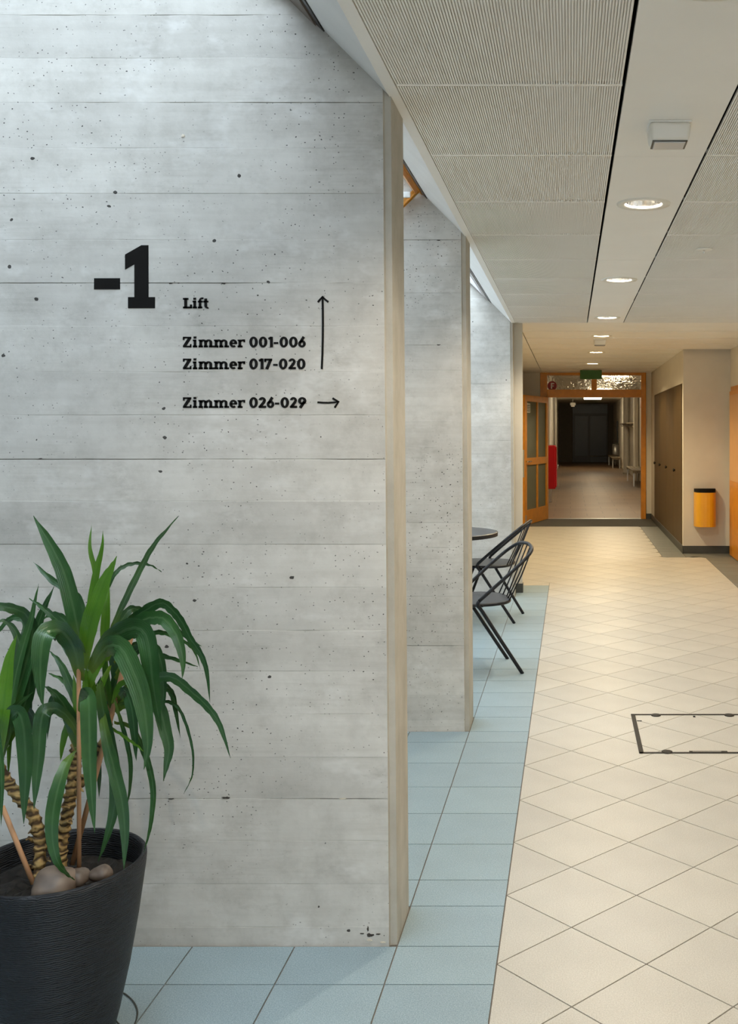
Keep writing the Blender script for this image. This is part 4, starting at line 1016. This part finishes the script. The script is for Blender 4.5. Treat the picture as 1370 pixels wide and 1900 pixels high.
LV = [
 (stA, g, 31, .15, [(158,1235,0),(149,1188,.0),(124,1079,-.01),(101,1024,-.01),(62,957,.0)]),
 (stA, yv, 12, .3, [(160,1225,.03),(172,1110,.03),(178,1066,.03),(167,1018,.02),(170,974,.02)]),
 (stA, yv, 17, -.2, [(160,1225,.02),(170,1120,.015),(180,1060,.01),(190,1015,.0),(191,984,.0)]),
 (stA, yv, 34, -.15, [(156,1240,-.01),(163,1180,-.02),(174,1135,-.03),(193,1083,-.03),(208,1052,-.03),(217,1032,-.03)]),
 (stA, yv, 17, .2, [(190,1215,.04),(195,1170,.04),(198,1120,.04),(203,1085,.05)]),
 (stC, g, 12, .5, [(200,1205,.06),(207,1170,.06),(234,1110,.07),(263,1051,.08),(288,1008,.08),(331,958,.08)]),
 (stA, g, 8, .2, [(190,1120,.07),(210,1070,.08),(230,1051,.09),(255,1045,.1),(280,1049,.11),(300,1061,.12)]),
 (stC, g, 15, .3, [(204,1215,.06),(216,1170,.07),(238,1134,.08),(257,1131,.09),(287,1143,.1),(320,1160,.11),(345,1182,.12),(374,1199,.13)]),
 (stC, g, 18, .25, [(200,1225,.03),(216,1175,.02),(263,1137,.0),(299,1119,-.01),(321,1133,-.02),(338,1155,-.02),(354,1186,-.02),(372,1212,-.02),(384,1245,-.02),(390,1305,-.02)]),
 (stC, g, 26, -.2, [(196,1225,.01),(220,1185,.0),(263,1152,-.01),(285,1146,-.02),(305,1149,-.03),(325,1174,-.04),(336,1205,-.04),(340,1235,-.04),(338,1261,-.04)]),
 (stA, g, 38, .1, [(170,1235,-.02),(200,1190,-.05),(235,1168,-.08),(258,1166,-.10),(272,1182,-.11),(279,1220,-.12),(283,1260,-.12),(290,1305,-.12),(300,1357,-.12)]),
 (stA, g, 38, -.1, [(168,1245,-.03),(190,1208,-.08),(210,1197,-.12),(228,1207,-.14),(246,1243,-.15),(260,1280,-.15),(268,1315,-.15),(273,1355,-.15),(274,1392,-.15),(267,1428,-.15)]),
 (stC, g, 11, .2, [(215,1250,.07),(250,1196,.08),(292,1213,.09),(325,1223,.1),(367,1237,.1)]),
 (stC, g, 19, .2, [(214,1300,.05),(245,1268,.03),(294,1256,.0),(323,1258,-.01),(354,1282,-.02),(387,1313,-.03),(409,1347,-.03),(428,1407,-.03)]),
 (stC, g, 16, .4, [(214,1310,.07),(250,1262,.07),(285,1262,.07),(310,1275,.06),(321,1290,.06),(326,1315,.06),(335,1369,.06)]),
 (stC, g, 7, .3, [(212,1320,.05),(260,1306,.04),(303,1301,.04),(329,1311,.04),(345,1342,.04),(356,1382,.04),(359,1410,.04),(356,1442,.04),(341,1473,.04)]),
 (stC, g, 19, .1, [(214,1260,.06),(255,1205,.04),(285,1200,.03),(299,1228,.02),(303,1268,.02),(302,1312,.02),(297,1345,.02)]),
 (stC, g, 26, -.2, [(214,1320,.05),(262,1282,.03),(294,1310,.02),(307,1355,.02),(314,1388,.02),(309,1420,.02),(303,1450,.02)]),
 (stC, g, 14, .3, [(212,1340,.05),(245,1350,.03),(268,1395,.02),(279,1430,.02),(285,1470,.02),(282,1515,.02),(277,1545,.02),(267,1582,.02)]),
 (stC, g, 10, .2, [(212,1295,.04),(217,1312,.03),(226,1342,.02),(237,1382,.02),(243,1420,.02),(241,1465,.02),(234,1502,.02)]),
 (stC, yv, 7, .2, [(196,1345,.03),(222,1360,.0),(240,1373,-.02),(258,1386,-.03),(277,1404,-.04)]),
 (stA, g, 30, .05, [(150,1330,-.03),(156,1302,-.08),(162,1288,-.13),(165,1305,-.15),(166,1350,-.15),(167,1410,-.15),(170,1470,-.15),(173,1510,-.15),(176,1546,-.15)]),
 (stC, g, 26, .1, [(196,1300,.04),(186,1268,.02),(187,1290,.0),(196,1340,-.01),(208,1400,-.02),(215,1450,-.02),(211,1505,-.02),(198,1555,-.02),(182,1599,-.02)]),
 (stC, g, 24, -.15, [(196,1320,.02),(192,1335,-.02),(200,1380,-.05),(214,1435,-.06),(227,1490,-.06),(232,1550,-.06),(230,1615,-.06)]),
 (stA, g, 38, .05, [(150,1262,-.03),(138,1205,-.08),(118,1174,-.12),(98,1170,-.14),(82,1182,-.16),(76,1215,-.17),(75,1260,-.17),(77,1290,-.17),(81,1313,-.17)]),
 (stA, g, 26, -.1, [(150,1370,-.02),(130,1335,-.05),(105,1315,-.08),(82,1322,-.10),(75,1350,-.10),(72,1400,-.10),(68,1445,-.10),(63,1502,-.10)]),
 (stB, g, 32, .1, [(2,1405,-.04),(14,1345,-.07),(32,1322,-.09),(43,1345,-.10),(47,1390,-.10),(48,1430,-.10),(46,1480,-.10),(44,1529,-.10)]),
 (stA, g, 25, .2, [(146,1395,-.01),(136,1345,-.03),(117,1305,-.05),(97,1282,-.06),(80,1272,-.07)]),
 (stB, g, 25, .2, [(-4,1400,-.02),(18,1370,.02),(50,1295,.05),(58,1235,.05),(66,1178,.05),(80,1133,.05),(101,1087,.05)]),
 (stB, g, 19, -.2, [(-6,1400,-.03),(15,1330,-.02),(30,1250,-.01),(45,1192,.0),(58,1150,.0),(65,1116,.0),(72,1083,.0)]),
 (stA, g, 15, .2, [(156,1225,.01),(148,1197,-.03),(109,1153,-.05),(84,1131,-.06),(54,1110,-.06)]),
 (stB, g, 28, .0, [(-2,1395,-.02),(40,1260,.0),(60,1180,.02),(50,1143,.01),(20,1128,-.02),(-20,1128,-.04),(-60,1165,-.06)]),
 (stB, g, 17, .3, [(-8,1395,.0),(30,1230,.03),(50,1160,.05),(25,1146,.05),(0,1168,.05),(-25,1205,.05)]),
 (stB, yv, 28, .1, [(-4,1420,-.06),(2,1350,-.08),(10,1280,-.09),(18,1222,-.09),(31,1177,-.09)]),
 (stA, g, 15, .3, [(148,1325,.02),(128,1265,.04),(110,1228,.05),(92,1208,.06)]),
 (stA, g, 10, .3, [(146,1330,.03),(134,1290,.04),(118,1263,.05),(90,1249,.06)]),
 (stA, yv, 15, .2, [(146,1325,.03),(128,1345,.05),(118,1375,.06),(112,1413,.06)]),
 (stA, g, 27, .1, [(142,1392,-.03),(124,1415,-.08),(108,1462,-.11),(98,1515,-.12),(98,1560,-.12),(107,1598,-.12),(124,1621,-.11),(139,1633,-.10)]),
 (stC, g, 10, .2, [(212,1230,.08),(240,1185,.08),(285,1174,.08),(312,1176,.08),(345,1192,.08),(362,1210,.08),(372,1242,.08)]),
 (stC, yv, 11, .3, [(208,1305,.04),(222,1272,.03),(243,1262,.02),(263,1278,.01)]),
 (stC, g, 8, .3, [(208,1312,.05),(232,1304,.04),(258,1302,.03),(280,1325,.02)]),
 (stA, yv, 18, .2, [(160,1290,-.01),(170,1255,-.02),(186,1230,-.02),(206,1212,-.02)]),
 (stA, g, 22, -.3, [(156,1270,.02),(176,1225,.05),(205,1200,.06),(228,1215,.07),(240,1262,.07)]),
 (stB, yv, 12, .2, [(0,1420,-.01),(10,1380,.0),(18,1345,.01),(17,1400,.01),(15,1445,.01)]),
 (stB, g, 17, .2, [(-4,1412,-.02),(12,1345,-.03),(32,1308,-.04),(62,1284,-.05)]),
 (stA, g, 18, .3, [(158,1215,.04),(154,1165,.06),(147,1118,.08),(128,1095,.09),(95,1075,.1),(62,1043,.11)]),
 (stB, g, 15, .1, [(-8,1400,-.06),(-14,1330,-.09),(-8,1350,-.11),(2,1420,-.12),(3,1475,-.12),(2,1533,-.12)]),
 (stA, g, 20, .3, [(158,1225,.05),(140,1180,.09),(118,1150,.11),(98,1140,.12),(78,1150,.12)]),
 (stA, g, 22, .3, [(160,1260,.03),(128,1200,.07),(104,1165,.09),(92,1185,.1),(86,1230,.1)]),
 (stB, g, 20, .2, [(-4,1405,.02),(30,1290,.06),(45,1260,.08),(55,1300,.09),(56,1350,.09)]),
 (stB, g, 24, -.2, [(-12,1395,.0),(-40,1250,.02),(-80,1180,.03),(-130,1220,.03),(-150,1300,.03)]),
 (stB, g, 26, .2, [(-14,1395,-.02),(-60,1310,-.06),(-110,1290,-.08),(-135,1360,-.09),(-140,1450,-.09)]),
 (stB, g, 24, .2, [(-12,1395,.03),(-20,1250,.08),(-45,1130,.11),(-80,1040,.12)]),
 (stA, g, 26, .2, [(160,1250,.04),(190,1200,.12),(205,1195,.18),(214,1240,.21),(216,1310,.22)]),
 (stC, yv, 14, .2, [(205,1235,.03),(178,1290,.01),(170,1262,.0),(158,1240,-.01)]),
 (stA, yv, 17, .2, [(150,1398,-.01),(148,1350,-.02),(143,1300,-.02),(136,1252,-.02)]),
 (stA, yv, 20, -.2, [(150,1402,-.02),(154,1350,-.03),(158,1300,-.03),(160,1238,-.02)]),
 (stA, g, 21, .2, [(148,1402,.0),(158,1350,.02),(172,1300,.03),(188,1255,.03)]),
 (stA, g, 18, .2, [(144,1398,.0),(130,1350,.01),(118,1308,.03),(104,1292,.05),(92,1320,.07),(88,1372,.08)]),
 (stC, g, 18, .2, [(208,1310,.08),(214,1270,.08),(222,1230,.07),(228,1196,.06)]),
 (stC, yv, 15, -.2, [(206,1315,.07),(200,1270,.06),(196,1230,.05),(201,1192,.05)]),
 (stC, g, 22, .15, [(208,1312,.07),(230,1284,.03),(243,1308,.0),(250,1360,-.01),(253,1412,-.01)]),
 (stB, g, 22, .2, [(-4,1402,.0),(20,1310,.02),(38,1240,.03),(32,1180,.03),(8,1152,.02),(-18,1164,.0)]),
 (stB, g, 18, .2, [(-4,1398,.03),(40,1320,.06),(60,1330,.08),(69,1380,.09),(66,1440,.09)]),
 (stA, g, 20, -.2, [(150,1345,.03),(170,1300,.07),(186,1290,.10),(196,1330,.12),(198,1390,.12)]),
 (stA, g, 16, .3, [(146,1395,.02),(160,1370,.06),(176,1380,.09),(184,1430,.10),(184,1480,.10)]),
]
for st, mt, wpx, roll, pts in LV: leafmesh(pts, wpx, mt, st, roll)
# stones in the pot
def stone(x, y, d, rx, ry, rz, label, seed):
    bm = bmesh.new(); bmesh.ops.create_icosphere(bm, subdivisions=3, radius=1); r = random.Random(seed); ph = [r.uniform(0, 6) for _ in range(4)]
    for vv in bm.verts:
        k = 1+.10*math.sin(vv.co.x*3+ph[0])+.08*math.sin(vv.co.y*4+ph[1])+.07*math.sin(vv.co.z*3+vv.co.x*2+ph[2])
        vv.co = Vector((vv.co.x*rx*k, vv.co.y*ry*k, vv.co.z*rz*k))
    o = bm_obj('stone', bm, M_STONE, None, True); p = at(x, y, PY+d); o.location = p; o.rotation_euler = (0, 0, r.uniform(0, 3))
    return tag(o, label, 'stone', 'stones on the potting soil')
stone(100, 1641, -.095, .055, .045, .034, 'large grey-pink stone lying on the soil under a drooping leaf', 1)
stone(146, 1628, -.066, .028, .026, .022, 'middle brown stone between two others on the soil', 2)
stone(188, 1621, -.050, .028, .024, .019, 'small pale yellow stone nearest the right rim of the pot', 3)
# thin wire on the floor beside the pot
wire = [(160, 1893, 0), (207, 1845, 0), (226, 1843, 0), (246, 1858, 0), (255, 1878, 0), (251, 1900, 0), (240, 1915, 0), (224, 1905, 0), (203, 1880, 0)]
wp = []
for x, y, _ in wire:
    Z = CAM_H*F_PX/(y-VPY); wp.append(((x-VPX)/F_PX*Z, Z, .0025))
tag(tube('floor_wire', spline(wp, 8), .0020, M_BASE, None, 6), 'thin dark wire looped on the floor beside the pot', 'wire')
